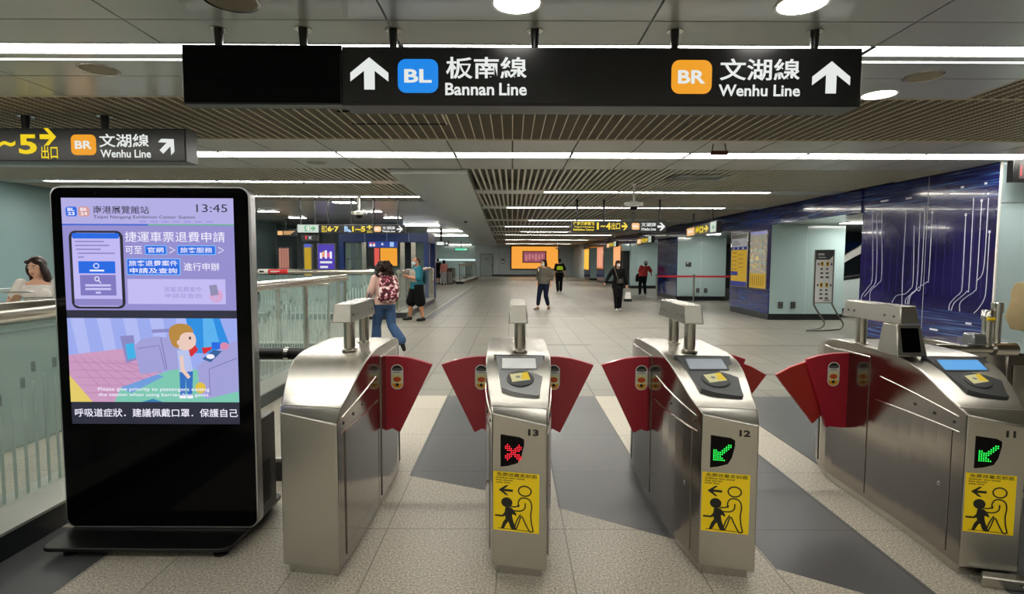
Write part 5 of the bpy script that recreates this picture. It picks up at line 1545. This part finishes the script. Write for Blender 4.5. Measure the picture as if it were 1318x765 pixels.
# ------------------------------------------------------------------ people
def remesh(mb, name, parent, voxel, smooth=2, label=None, fac=.5):
    me = bpy.data.meshes.new('tmp')
    me.from_pydata([tuple(p) for p in mb.v], [], mb.f)
    me.update()
    ob = bpy.data.objects.new('tmp', me)
    COL.objects.link(ob)
    r = ob.modifiers.new('r', 'REMESH')
    r.mode = 'VOXEL'
    r.voxel_size = voxel
    if smooth:
        s = ob.modifiers.new('s', 'SMOOTH')
        s.factor = fac
        s.iterations = smooth
    dg = bpy.context.evaluated_depsgraph_get()
    dg.update()
    out = bpy.data.meshes.new_from_object(ob.evaluated_get(dg))
    bpy.data.objects.remove(ob)
    bpy.data.meshes.remove(me)
    out.name = name
    out.materials.clear()
    out.materials.append(mb.mats[0])
    out.polygons.foreach_set('material_index', [0] * len(out.polygons))
    out.polygons.foreach_set('use_smooth', [True] * len(out.polygons))
    o = bpy.data.objects.new(name, out)
    COL.objects.link(o)
    o.parent = parent
    MW[o.name] = MW[parent.name]
    if label: o['label'] = label
    return o

def chain(mb, pts, rad, m, n=12):
    pts = [Vector(p) for p in pts]
    for i, p in enumerate(pts):
        mb.ell(p, (rad[i],) * 3, m, nu=n, nv=8)
        if i: mb.path([pts[i - 1], p], [rad[i - 1], rad[i]], m, n)
def loft(mb, secs, m, n=20):
    vs, fs = [], []
    for (c, rx, ry) in secs:
        for k in range(n):
            a = 2 * PI * k / n
            vs.append(Vector(c) + Vector((rx * math.cos(a), ry * math.sin(a), 0)))
    for i in range(len(secs) - 1):
        for k in range(n):
            fs.append((i * n + k, i * n + (k + 1) % n, (i + 1) * n + (k + 1) % n, (i + 1) * n + k))
    fs += [list(range(n - 1, -1, -1)), [(len(secs) - 1) * n + k for k in range(n)]]
    mb.add(vs, fs, m)

DEF = dict(pel=(0, 0, .87), wai=(0, 0, 1.0), che=(0, 0, 1.17), nek=(0, .012, 1.335), hed=(0, -.012, 1.475),
           sL=(.155, .01, 1.285), eL=(.205, .03, 1.05), wL=(.215, -.04, .835),
           sR=(-.155, .01, 1.285), eR=(-.205, .03, 1.05), wR=(-.215, -.04, .835),
           hL=(.082, 0, .85), kL=(.09, -.015, .46), aL=(.09, .02, .075), tL=(.105, -.13, .035),
           hR=(-.082, 0, .85), kR=(-.09, -.015, .46), aR=(-.09, .02, .075), tR=(-.105, -.13, .035))

def hand(mb, w, d, nrm, m, side, curl=.6, s=1.0):
    """palm, four unequal fingers with a bend, thumb off the side of the palm"""
    w, d = Vector(w), Vector(d).normalized()
    nrm = Vector(nrm)
    nrm = (nrm - d * nrm.dot(d)).normalized()
    sd = d.cross(nrm) * side
    for i in range(4):
        o = (i - 1.5) * .019 * s
        a = w + d * .015 * s + sd * o * .8
        b = w + d * .085 * s + sd * o
        mb.path([a, b], [.013 * s, .012 * s], m, 8)
        mb.ell(b, (.012 * s,) * 3, m, nu=8, nv=6)
    for i, L_ in enumerate((.062, .073, .068, .052)):
        b = w + d * .085 * s + sd * (i - 1.5) * .0195 * s
        sp = sd * (i - 1.5) * .05
        d1 = (d + nrm * curl * .5 + sp).normalized()
        d2 = (d + nrm * curl * 1.6 + sp * .5).normalized()
        c = b + d1 * L_ * .55 * s
        e_ = c + d2 * L_ * .5 * s
        chain(mb, [b, c, e_], [.0092 * s, .0086 * s, .0074 * s], m, 8)
    t0 = w + d * .028 * s - sd * .026 * s
    t1 = t0 + (d * .6 - sd * .75 + nrm * .25).normalized() * .038 * s
    t2 = t1 + (d * .9 - sd * .2 + nrm * .4).normalized() * .03 * s
    chain(mb, [t0, t1, t2], [.0125 * s, .0102 * s, .0085 * s], m, 8)

def person(label, loc, rz, h, J=None, skin=SKIN, hair=None, hair_mat=HAIR, top=None, bottom=None, shoes=BLACK, mask=None,
           head_yaw=0.0, head_tilt=0.0, vox=.0085, build=1.0, fem=True, curl=.6, palms=None, low=False):
    """top = (material, sleeve 0..1, hem z, ease); bottom = (material, length 0..1, ease, flare)"""
    s = h / 1.6
    j = {k: Vector(v) for k, v in DEF.items()}
    for k, v in (J or {}).items(): j[k] = Vector(v)
    P_ = {k: v * s for k, v in j.items()}
    t = thing('person', label, 'person', loc, rz)
    lean = P_['che'] - P_['pel']
    B = build * s
    sec = [(P_['pel'] + Vector((0, 0, -.09 * s)), .125 * B, .085 * B), (P_['pel'], .16 * B, .105 * B), (P_['pel'].lerp(P_['wai'], .6), .145 * B, .10 * B), (P_['wai'], (.122 if fem else .14) * B, .092 * B),
           (P_['wai'].lerp(P_['che'], .5), .135 * B, .098 * B), (P_['che'], .15 * B, .108 * B), (P_['che'].lerp(P_['nek'], .45), .155 * B, .095 * B), (P_['che'].lerp(P_['nek'], .72), .14 * B, .075 * B), (P_['che'].lerp(P_['nek'], .9), .08 * B, .06 * B), (P_['nek'], .05 * s, .05 * s)]
    yaw = Matrix.Rotation(head_yaw, 3, 'Z') @ Matrix.Rotation(head_tilt, 3, 'X')
    H = P_['hed']
    def hp(x, y, z): return H + yaw @ (Vector((x, y, z)) * s)
    def fe(mb, c, r, m, nu=16, nv=12): mb.ell(hp(*c), [q * s for q in r], m, yaw, nu, nv)
    # body: one continuous skin surface
    b = MB()
    loft(b, sec, skin)
    if fem:
        for sx_ in (-1, 1): b.ell(P_['che'] + Vector((sx_ * .065 * s, -.075 * s, -.005)), (.058 * s, .05 * s, .055 * s), skin)
    chain(b, [P_['nek'] - Vector((0, 0, .03 * s)), hp(0, .015, -.075)], [.052 * s, .047 * s], skin)
    fe(b, (0, .008, .02), (.074, .092, .088), skin); fe(b, (0, -.018, -.035), (.062, .07, .072), skin); fe(b, (0, -.045, -.078), (.032, .03, .026), skin)
    b.add([hp(-.008, -.085, .012), hp(.008, -.085, .012), hp(.017, -.086, -.03), hp(-.017, -.086, -.03), hp(0, -.112, -.026), hp(0, -.09, .02)],
          [(0, 1, 5), (0, 5, 4, 3), (1, 2, 4, 5), (3, 4, 2), (0, 3, 2, 1)], skin)
    fe(b, (0, -.104, -.026), (.013, .013, .011), skin, 10, 8)
    for sx_ in (-1, 1): fe(b, (sx_ * .074, .012, -.005), (.010, .018, .03), skin, 10, 8)
    for S, sg in (('L', 1), ('R', -1)):
        chain(b, [P_['s' + S], P_['s' + S].lerp(P_['e' + S], .5), P_['e' + S], P_['e' + S].lerp(P_['w' + S], .3), P_['w' + S]], [.052 * B, .046 * B, .037 * B, .038 * B, .026 * s], skin)
        d = (P_['w' + S] - P_['e' + S])
        hand(b, P_['w' + S], d, (palms or {}).get(S, (-sg * .6, -.8, 0)), skin, sg, curl, s)
        chain(b, [P_['h' + S], P_['h' + S].lerp(P_['k' + S], .5), P_['k' + S], P_['k' + S].lerp(P_['a' + S], .3), P_['a' + S]], [.085 * B, .07 * B, .052 * B, .052 * B, .034 * s], skin)
        chain(b, [P_['a' + S] - Vector((0, 0, .03 * s)), P_['t' + S]], [.036 * s, .026 * s], skin)
    remesh(b, 'body', t, vox, 2)
    # face
    for sx_ in (-1, 1):
        m = MB(); fe(m, (sx_ * .031, -.082, .014), (.014, .008, .007), mat('eye_white', 'e4e0da', .2), 12, 8); fe(m, (sx_ * .031, -.089, .014), (.0062, .004, .0062), mat('iris', '1c120c', .2), 10, 6); m.build('eye', t, world=False)
        m = MB(); m.path([hp(sx_ * .016, -.091, .034), hp(sx_ * .032, -.090, .040), hp(sx_ * .048, -.082, .035)], .0035 * s, hair_mat, 6); m.build('eyebrow', t, world=False)
    if not mask:
        m = MB(); fe(m, (0, -.083, -.054), (.021, .007, .0065), mat('lips', 'a8564e', .4), 12, 8); m.build('mouth', t, world=False)
    else:
        m = MB(); fe(m, (0, -.052, -.044), (.058, .052, .048), mask, 18, 12); fe(m, (0, -.088, -.03), (.028, .026, .026), mask, 12, 8)
        for sx_ in (-1, 1): m.path([hp(sx_ * .05, -.06, -.025), hp(sx_ * .072, -.01, -.005), hp(sx_ * .074, .02, .0)], .003 * s, mask, 6); m.path([hp(sx_ * .05, -.055, -.06), hp(sx_ * .07, -.01, -.03), hp(sx_ * .074, .02, -.01)], .003 * s, mask, 6)
        m.build('face_mask', t, world=False)
    # hair
    m = MB()
    if hair == 'short':
        fe(m, (0, .022, .036), (.080, .092, .084), hair_mat); fe(m, (0, .06, -.02), (.06, .045, .06), hair_mat)
    elif hair == 'thin':
        fe(m, (0, .022, .028), (.078, .090, .082), hair_mat)
    elif hair in ('bob', 'long', 'fringe'):
        fe(m, (0, .022, .034), (.086, .095, .092), hair_mat)
        zz = -.06 if hair == 'bob' else -.13
        for sx_ in (-1, 1):
            fe(m, (sx_ * .074, -.004, -.03), (.024, .05, .075), hair_mat); fe(m, (sx_ * .07, .03, zz), (.034, .05, .075 if hair == 'bob' else .13), hair_mat)
            fe(m, (sx_ * .04, -.038, .07), (.045, .036, .024), hair_mat)
        fe(m, (0, .06, zz + .02), (.075, .05, .09 if hair == 'bob' else .16), hair_mat)
        if hair == 'fringe': fe(m, (0, -.068, .052), (.055, .028, .026), hair_mat)
    elif hair == 'curly':
        rnd = random.Random(5)
        fe(m, (0, .03, .02), (.105, .115, .11), hair_mat)
        for i in range(120):
            a, u = rnd.uniform(0, 2 * PI), rnd.uniform(-1, 1)
            if math.sin(a) < -.5 and u < .55: continue
            zz = -.03 + u * .14
            rr = (.125 if u < .3 else .125 - .09 * (u - .3)) + rnd.uniform(-.006, .012)
            fe(m, (rr * 1.08 * math.cos(a), .03 + rr * .95 * math.sin(a), zz), (.03, .03, .03), hair_mat, 8, 6)
    if m.v: remesh(m, 'hair', t, .009 * s, 1)
    # trousers, top, shoes
    if bottom:
        mt, ln, ez, flare = bottom
        m = MB()
        loft(m, [(P_['pel'] + Vector((0, 0, -.10 * s)), .13 * B + ez, .09 * B + ez), (P_['pel'], .165 * B + ez, .11 * B + ez), (P_['pel'].lerp(P_['wai'], .75), .145 * B + ez, .104 * B + ez)], mt)
        for S in 'LR':
            hh, k, a = P_['h' + S], P_['k' + S], P_['a' + S]
            if ln <= .55:
                q = ln / .55
                e_ = hh.lerp(k, q); chain(m, [hh, hh.lerp(e_, .5), e_], [.09 * B + ez, .083 * B + ez, .078 * B + ez * 1.5], mt)
            else:
                e_ = k.lerp(a, (ln - .55) / .45); chain(m, [hh, hh.lerp(k, .5), k, k.lerp(e_, .5), e_], [.09 * B + ez, .076 * B + ez, .058 * B + ez, .052 * B + ez + flare * .5, .044 * s + ez + flare], mt)
        remesh(m, 'trousers' if ln > .55 else 'shorts', t, max(vox, .009), 3)
    if top:
        mt, sl_, hem, ez = top
        m = MB()
        ss = [(c + Vector((0, 0, .002)), rx + ez, ry + ez) for c, rx, ry in sec[3:]]
        ss[-1] = (P_['nek'] - Vector((0, 0, .005 * s)), .066 * s, .062 * s)
        ss[-2] = (ss[-2][0], ss[-2][1] + .01, ss[-2][2] + .005)
        if low: ss = ss[:-3] + [(ss[-3][0] - Vector((0, 0, .01)), ss[-3][1] * .93, ss[-3][2] * .95)]
        base = P_['pel'].copy(); base.z = hem * s
        ss = [(base, .168 * B + ez, .115 * B + ez), (P_['pel'].lerp(P_['wai'], .55), .155 * B + ez, .11 * B + ez)] + ss
        loft(m, ss, mt)
        if fem:
            for sx_ in (-1, 1): m.ell(P_['che'] + Vector((sx_ * .065 * s, -.08 * s, -.005)), (.062 * s, .052 * s, .06 * s), mt)
        for S in 'LR':
            a, e_, w_ = P_['s' + S], P_['e' + S], P_['w' + S]
            if sl_ <= .5:
                q = a.lerp(e_, sl_ * 2); chain(m, [a, a.lerp(q, .5), q], [.060 * B + ez * .6, .057 * B + ez * .8, .054 * B + ez], mt)
            else:
                q = e_.lerp(w_, (sl_ - .5) * 2); chain(m, [a, a.lerp(e_, .5), e_, q], [.060 * B + ez * .6, .054 * B + ez * .6, .046 * B + ez * .8, .038 * B + ez * .7], mt)
        remesh(m, 'top', t, max(vox, .009), 3)
    if shoes:
        for S in 'LR':
            a, q = P_['a' + S], P_['t' + S]
            m = MB()
            dn = Vector((0, 0, -1))
            f = (q - a); f.z = 0
            if f.length < .05 * s: f = q - a
            f.normalize()
            heel = a - f * .03 * s + dn * .03 * s
            if abs((q - a).normalized().z) > .8: heel = a
            chain(m, [heel, heel.lerp(q, .5), q], [.042 * s, .044 * s, .035 * s], shoes)
            chain(m, [a, heel.lerp(a, .5)], [.042 * s, .044 * s], shoes)
            for p in m.v: p.z = max(p.z, 0.002)
            remesh(m, 'shoe', t, .009, 1)
    t['_h'] = s
    return t, P_, hp

def drop(t):
    if '_h' in t: del t['_h']

def strap(t, pts, w, m, name='strap', label=None):
    mb = MB(); mb.path(smooth_path(pts, 6), w, m, 8); return mb.build(name, t, world=False, label=label)

DEN = mat('blue_denim', '40597c', .8, spec=.15, var=.2, scale=6, bump=.2)
NAVY = mat('navy_cloth', '161c30', .8, spec=.15, var=.15)
BLK = mat('black_cloth', '0e0e10', .85, spec=.15, var=.2)
PINKB = mat('pink_blouse', 'c9a497', .8, var=.1, scale=5, bump=.3, bscale=18)
TEALT = mat('teal_tshirt', '0c6674', .8, var=.1)
OLIVE = mat('olive_grey_knit', '5f5b50', .85, var=.12, scale=20)
REDS = mat('red_shirt', 'c23a3a', .8, var=.1)
WHT_T = mat('white_top', 'e4e0da', .8, var=.05, bump=.3, bscale=14)
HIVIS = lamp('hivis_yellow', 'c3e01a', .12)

# floral cloth
FLO = bpy.data.materials.new('floral_cloth'); FLO.use_nodes = True
_nt = FLO.node_tree; _b = _nt.nodes['Principled BSDF']
_v = _nt.nodes.new('ShaderNodeTexNoise'); _v.inputs['Scale'].default_value = 17; _v.inputs['Detail'].default_value = 2
_tc = _nt.nodes.new('ShaderNodeTexCoord'); _nt.links.new(_tc.outputs['Object'], _v.inputs['Vector'])
_r = _nt.nodes.new('ShaderNodeValToRGB'); _r.color_ramp.interpolation = 'CONSTANT'
for _q, (_p, _c) in zip([_r.color_ramp.elements[0], _r.color_ramp.elements[1], _r.color_ramp.elements.new(.5), _r.color_ramp.elements.new(.6)], ((0, '3c0f1c'), (.43, '7d2338'), (.52, 'd8b8b4'), (.6, 'eae2dc'))):
    pass
_e = _r.color_ramp.elements
for _k, (_p, _c) in enumerate(((0.0, '3a0e1b'), (0.45, '7d2338'), (0.53, 'd9aeb0'), (0.60, 'ece4de'))):
    _e[_k].position = _p; _e[_k].color = lin(_c) + (1,)
_nt.links.new(_v.outputs['Fac'], _r.inputs['Fac']); _nt.links.new(_r.outputs['Color'], _b.inputs['Base Color']); _b.inputs['Roughness'].default_value = .85

# woman with the floral backpack, walking away to the left
t, P_, hp = person('person in pink blouse and blue jeans walking away with a floral backpack', (-2.1, 9.0, 0), PI + .5, 1.5,
    dict(kL=(.10, -.16, .47), aL=(.10, -.20, .075), tL=(.11, -.35, .03), kR=(-.12, .02, .46), aR=(-.21, .30, .21), tR=(-.24, .34, .07),
         eL=(.24, .0, 1.06), wL=(.23, -.16, .93), eR=(-.20, .02, 1.06), wR=(-.19, -.14, .92)),
    hair='curly', top=(PINKB, .95, .84, .022), bottom=(DEN, .97, .016, .03), shoes=BLACK, mask=MASK, build=1.08); drop(t)
m = MB()
loft(m, [((-.02, .17, .83), .13, .07), ((-.02, .19, .90), .165, .10), ((-.02, .20, 1.05), .17, .11), ((-.02, .18, 1.18), .155, .095), ((-.02, .15, 1.26), .10, .06)], FLO)
bp = remesh(m, 'backpack', t, .012, 3, 'red and white floral backpack')
m = MB(); m.ell((-.02, .29, .94), (.11, .035, .075), FLO); m.build('front_pocket', bp, world=False)
for sx_ in (-1, 1): strap(t, [(sx_ * .09, .13, 1.22), (sx_ * .10, .03, 1.315), (sx_ * .11, -.09, 1.22), (sx_ * .13, -.08, 1.0), (sx_ * .12, .12, .88)], .016, FLO, 'backpack_strap')
m = MB(); m.hexa([(.20, -.02, .60), (.40, -.02, .60), (.40, .05, .60), (.20, .05, .60)], [(.19, -.03, .82), (.41, -.03, .82), (.41, .06, .82), (.19, .06, .82)], mat('cream_canvas', 'cfc2a4', .8, var=.2, scale=12)); tb = m.build('tote_bag', t, world=False, bevel=.02, label='cream tote bag with dark blue top')
m = MB(); m.hexa([(.188, -.032, .77), (.412, -.032, .77), (.412, .062, .77), (.188, .062, .77)], [(.186, -.034, .87), (.414, -.034, .87), (.414, .064, .87), (.186, .064, .87)], mat('tote_blue', '2d3852', .8)); m.build('tote_trim', tb, world=False, bevel=.01)
strap(t, [(.22, .0, .86), (.20, -.02, 1.1), (.15, .0, 1.33), (.16, .06, 1.2), (.30, .04, .86)], .008, mat('tote_blue', '2d3852', .8), 'tote_handle')

# man in teal
t, P_, hp = person('person in teal shirt and black shorts holding a phone beside the railing', (-2.38, 13.7, 0), -1.05, 1.60,
    dict(hL=(.095, 0, .85), hR=(-.095, 0, .85), kL=(.15, .03, .46), aL=(.18, .09, .075), tL=(.20, -.06, .035), kR=(-.14, -.10, .46), aR=(-.18, -.13, .075), tR=(-.20, -.28, .035),
         eL=(.22, -.03, 1.05), wL=(.09, -.25, 1.10), eR=(-.22, -.03, 1.05), wR=(-.06, -.27, 1.10)),
    hair='thin', hair_mat=mat('cropped_hair', '33251d', .6), skin=SKIN2, top=(TEALT, .45, .80, .028), bottom=(BLK, .52, .03, 0), shoes=BLACK, mask=mat('blue_mask', 'b9d3de', .7), build=1.22, fem=False, palms=dict(L=(-.6, 0, .5), R=(.6, 0, .5)), curl=1.0); drop(t)
m = MB(); m.box(-.03, .05, -.345, -.335, 1.10, 1.24, BLACK); m.build('phone', t, world=False, bevel=.006)
m = MB(); loft(m, [((0, -.03, .97), .20, .165), ((0, -.03, 1.10), .205, .165), ((0, -.02, 1.22), .20, .155), ((0, .0, 1.29), .15, .12)], mat('grey_vest', '8d8578', .8)); remesh(m, 'vest', t, .012, 2)
m = MB(); loft(m, [((0, .17, .92), .13, .06), ((0, .20, 1.05), .15, .08), ((0, .18, 1.24), .12, .06)], mat('dark_teal_pack', '1c4650', .8)); remesh(m, 'backpack', t, .012, 3)
m = MB(); m.ell((-.23, -.10, .80), (.05, .06, .085), mat('tan_leather', '7d6548', .6)); m.build('hip_bag', t, world=False); strap(t, [(-.23, -.08, .86), (-.17, -.12, 1.1), (.0, -.13, 1.27), (.12, .0, 1.33)], .007, mat('tan_leather', '7d6548', .6), 'bag_strap')
# centre woman
t, P_, hp = person('person in olive-grey top, navy trousers and white mask walking toward the gates', (.98, 16.9, 0), -.45, 1.55,
    dict(kL=(.10, -.07, .46), aL=(.13, .10, .075), tL=(.16, -.04, .03), kR=(-.11, -.12, .47), aR=(-.14, -.16, .075), tR=(-.19, -.30, .03),
         eL=(.25, .05, 1.06), wL=(.25, -.03, .84), eR=(-.21, .06, 1.06), wR=(-.20, -.04, .85)),
    hair='bob', top=(OLIVE, .72, .82, .024), bottom=(NAVY, .88, .008, .006), shoes=mat('beige_shoe', '8f7d6c', .6), mask=MASK, build=1.12, head_yaw=-.3); drop(t)
strap(t, [(-.13, -.13, 1.18), (-.14, -.06, 1.30), (-.13, .05, 1.31), (-.12, .13, 1.15)], .014, mat('white_strap', 'd9d6d0', .7), 'bag_strap')
# guard
t, P_, hp = person('person in neon yellow vest and black trousers walking away toward the orange screen', (2.27, 26.3, 0), PI + .1, 1.62,
    dict(kL=(.09, -.06, .46), aL=(.09, .12, .09), tL=(.10, -.02, .03), kR=(-.09, -.06, .47), aR=(-.09, -.10, .075), tR=(-.10, -.25, .03), eR=(-.24, .06, 1.07), wR=(-.27, .0, .86)),
    hair='short', hair_mat=HAIRB, top=(BLK, .45, .82, .02), bottom=(BLK, .97, .014, .012), fem=False, vox=.011, build=1.1); drop(t)
m = MB(); loft(m, [((0, 0, 1.05), .185, .145), ((0, 0, 1.16), .195, .150), ((0, 0, 1.26), .19, .13), ((0, .0, 1.31), .13, .10)], HIVIS); v_ = remesh(m, 'safety_vest', t, .012, 2, 'neon yellow safety vest')
m = MB(); loft(m, [((0, 0, .955), .19, .142), ((0, 0, .99), .188, .142)], mat('reflective_tape', 'cfcfc8', .4)); m.build('reflective_band', v_, world=False)
m = MB(); loft(m, [((0, 0, .86), .19, .14), ((0, 0, 1.06), .186, .144)], BLK); m.build('vest_skirt', v_, world=False)
# woman in black
t, P_, hp = person('person in black with auburn hair and white mask carrying a white bag, right of centre', (3.22, 16.7, 0), 0.05, 1.53,
    dict(kL=(.08, -.05, .46), aL=(.06, .02, .075), tL=(.07, -.12, .03), kR=(-.08, -.10, .46), aR=(-.05, -.12, .075), tR=(-.06, -.26, .03),
         eR=(-.29, .02, 1.08), wR=(-.42, -.10, .88), eL=(.23, .03, 1.06), wL=(.27, -.02, .83)),
    hair='fringe', hair_mat=HAIRR, top=(BLK, .97, .68, .016), bottom=(BLK, .97, .012, .014), shoes=mat('white_shoe', 'd4d2cc', .6), mask=MASK, curl=1.0); drop(t)
STR = mat('khaki_strap', '6a6152', .7)
strap(t, [(-.11, .02, 1.30), (-.10, -.12, 1.18), (-.03, -.14, .98), (.04, -.14, .90)], .012, STR, 'bag_strap')
m = MB(); m.box(-.07, .12, -.19, -.12, .82, .97, mat('dark_pouch', '2b2721', .6)); pc = m.build('waist_pouch', t, world=False, bevel=.025); m = MB(); m.box(.01, .05, -.195, -.19, .93, .955, STEEL_B); m.build('clasp', pc, world=False)
m = MB(); m.hexa([(.20, -.10, .30), (.40, -.10, .30), (.40, .0, .30), (.20, .0, .30)], [(.23, -.10, .56), (.38, -.10, .56), (.38, .0, .56), (.23, .0, .56)], WHT_T); cb_ = m.build('shopping_bag', t, world=False, bevel=.012, label='white bag with a black foot')
m = MB(); m.hexa([(.18, -.11, .27), (.42, -.11, .27), (.42, .01, .27), (.18, .01, .27)], [(.19, -.11, .36), (.41, -.11, .36), (.41, .01, .36), (.19, .01, .36)], BLACK); m.build('bag_foot', cb_, world=False, bevel=.01)
strap(t, [(.25, -.05, .55), (.27, -.05, .66), (.285, -.04, .735), (.32, -.05, .66), (.36, -.05, .55)], .006, WHT_T, 'bag_handle')
# man in red
t, P_, hp = person('person in red shirt and pale cap bending beside the second teal pillar', (5.86, 24.55, 0), PI, 1.58,
    dict(wai=(-.03, -.04, .99), che=(-.09, -.12, 1.14), nek=(-.14, -.18, 1.28), hed=(-.17, -.23, 1.40), sL=(.05, -.12, 1.25), sR=(-.27, -.12, 1.22), eR=(-.39, -.16, 1.04), wR=(-.43, -.24, .92), eL=(.14, -.08, 1.02), wL=(.17, -.12, .86),
         kL=(.12, -.03, .46), aL=(.13, .02, .075), tL=(.15, -.12, .03), kR=(-.08, -.04, .46), aR=(-.10, .03, .075), tR=(-.13, -.12, .03)),
    hair='short', hair_mat=HAIRB, skin=SKIN2, top=(REDS, .42, .84, .026), bottom=(mat('dark_trousers', '14181c', .85, spec=.15), .97, .014, .008), fem=False, vox=.011, build=1.12); drop(t)
m = MB(); m.ell(hp(0, .02, .045), (.088, .10, .075), mat('white_cap', 'cdd0c4', .8)); m.build('cap', t, world=False)
m = MB(); m.ell((.22, -.06, .76), (.10, .07, .17), mat('dark_jacket', '12151d', .85, spec=.15)); m.ell((.19, -.10, .88), (.07, .06, .07), mat('dark_jacket', '12151d', .85, spec=.15)); m.ell((.26, -.02, .66), (.07, .06, .10), mat('dark_jacket', '12151d', .85, spec=.15)); remesh(m, 'carried_jacket', t, .014, 2)
# woman in white at the left edge
t, P_, hp = person('person in white top with long brown hair reading papers behind the near left railing', (-5.14, 5.95, 0), .5, 1.555,
    dict(eL=(.24, -.02, 1.06), wL=(.06, -.24, 1.07), eR=(-.25, -.03, 1.07), wR=(-.15, -.26, 1.12), hed=(-.005, -.025, 1.465)), low=True,
    hair='long', hair_mat=mat('chestnut_hair', '2a1713', .5, var=.3, scale=40, bump=.4, bscale=90, spec=.3), top=(WHT_T, .3, .86, .006), bottom=(mat('pale_skirt', 'c9c3ba', .8), .97, .02, .02), head_yaw=-.35, head_tilt=.22, palms=dict(L=(0, -.2, 1), R=(.3, -.2, 1)), curl=.5, build=.92); drop(t)
m = MB()
m.hexa([(-.24, -.52, 1.195), (.02, -.55, 1.19), (.04, -.32, 1.16), (-.20, -.30, 1.165)], [(-.24, -.52, 1.2), (.02, -.55, 1.195), (.04, -.32, 1.165), (-.20, -.30, 1.17)], mat('paper_sheet', 'dcdcd8', .6)); m.build('papers', t, world=False)
m = MB(); m.hexa([(-.04, -.50, 1.125), (.22, -.48, 1.12), (.20, -.30, 1.10), (-.04, -.30, 1.105)], [(-.04, -.50, 1.13), (.22, -.48, 1.125), (.20, -.30, 1.105), (-.04, -.30, 1.11)], mat('leaflet', '7f93a0', .5)); m.build('leaflet', t, world=False)
# two people far off
t, P_, hp = person('person in black shirt and dark shorts far off beside the grey gate cabinet', (-4.65, 34.4, 0), PI - .3, 1.62, dict(eR=(-.27, -.04, 1.06), wR=(-.33, -.18, .93), kL=(.09, -.06, .46), aL=(.09, .04, .075)),
    hair='short', hair_mat=HAIRB, top=(BLK, .4, .84, .02), bottom=(mat('dark_grey_cloth', '2e2f30', .85, spec=.15), .6, .02, .01), fem=False, vox=.014); drop(t)
t, P_, hp = person('person in pink top far off behind the grey gate cabinet', (-4.12, 33.2, 0), PI + .4, 1.52, dict(eR=(-.22, -.1, 1.06), wR=(-.18, -.28, 1.05)),
    hair='bob', hair_mat=HAIRB, top=(mat('pink_top', 'b06a62', .8), .45, .82, .02), bottom=(mat('grey_skirt', '8d8d8a', .85), .9, .02, .02), vox=.014); drop(t)
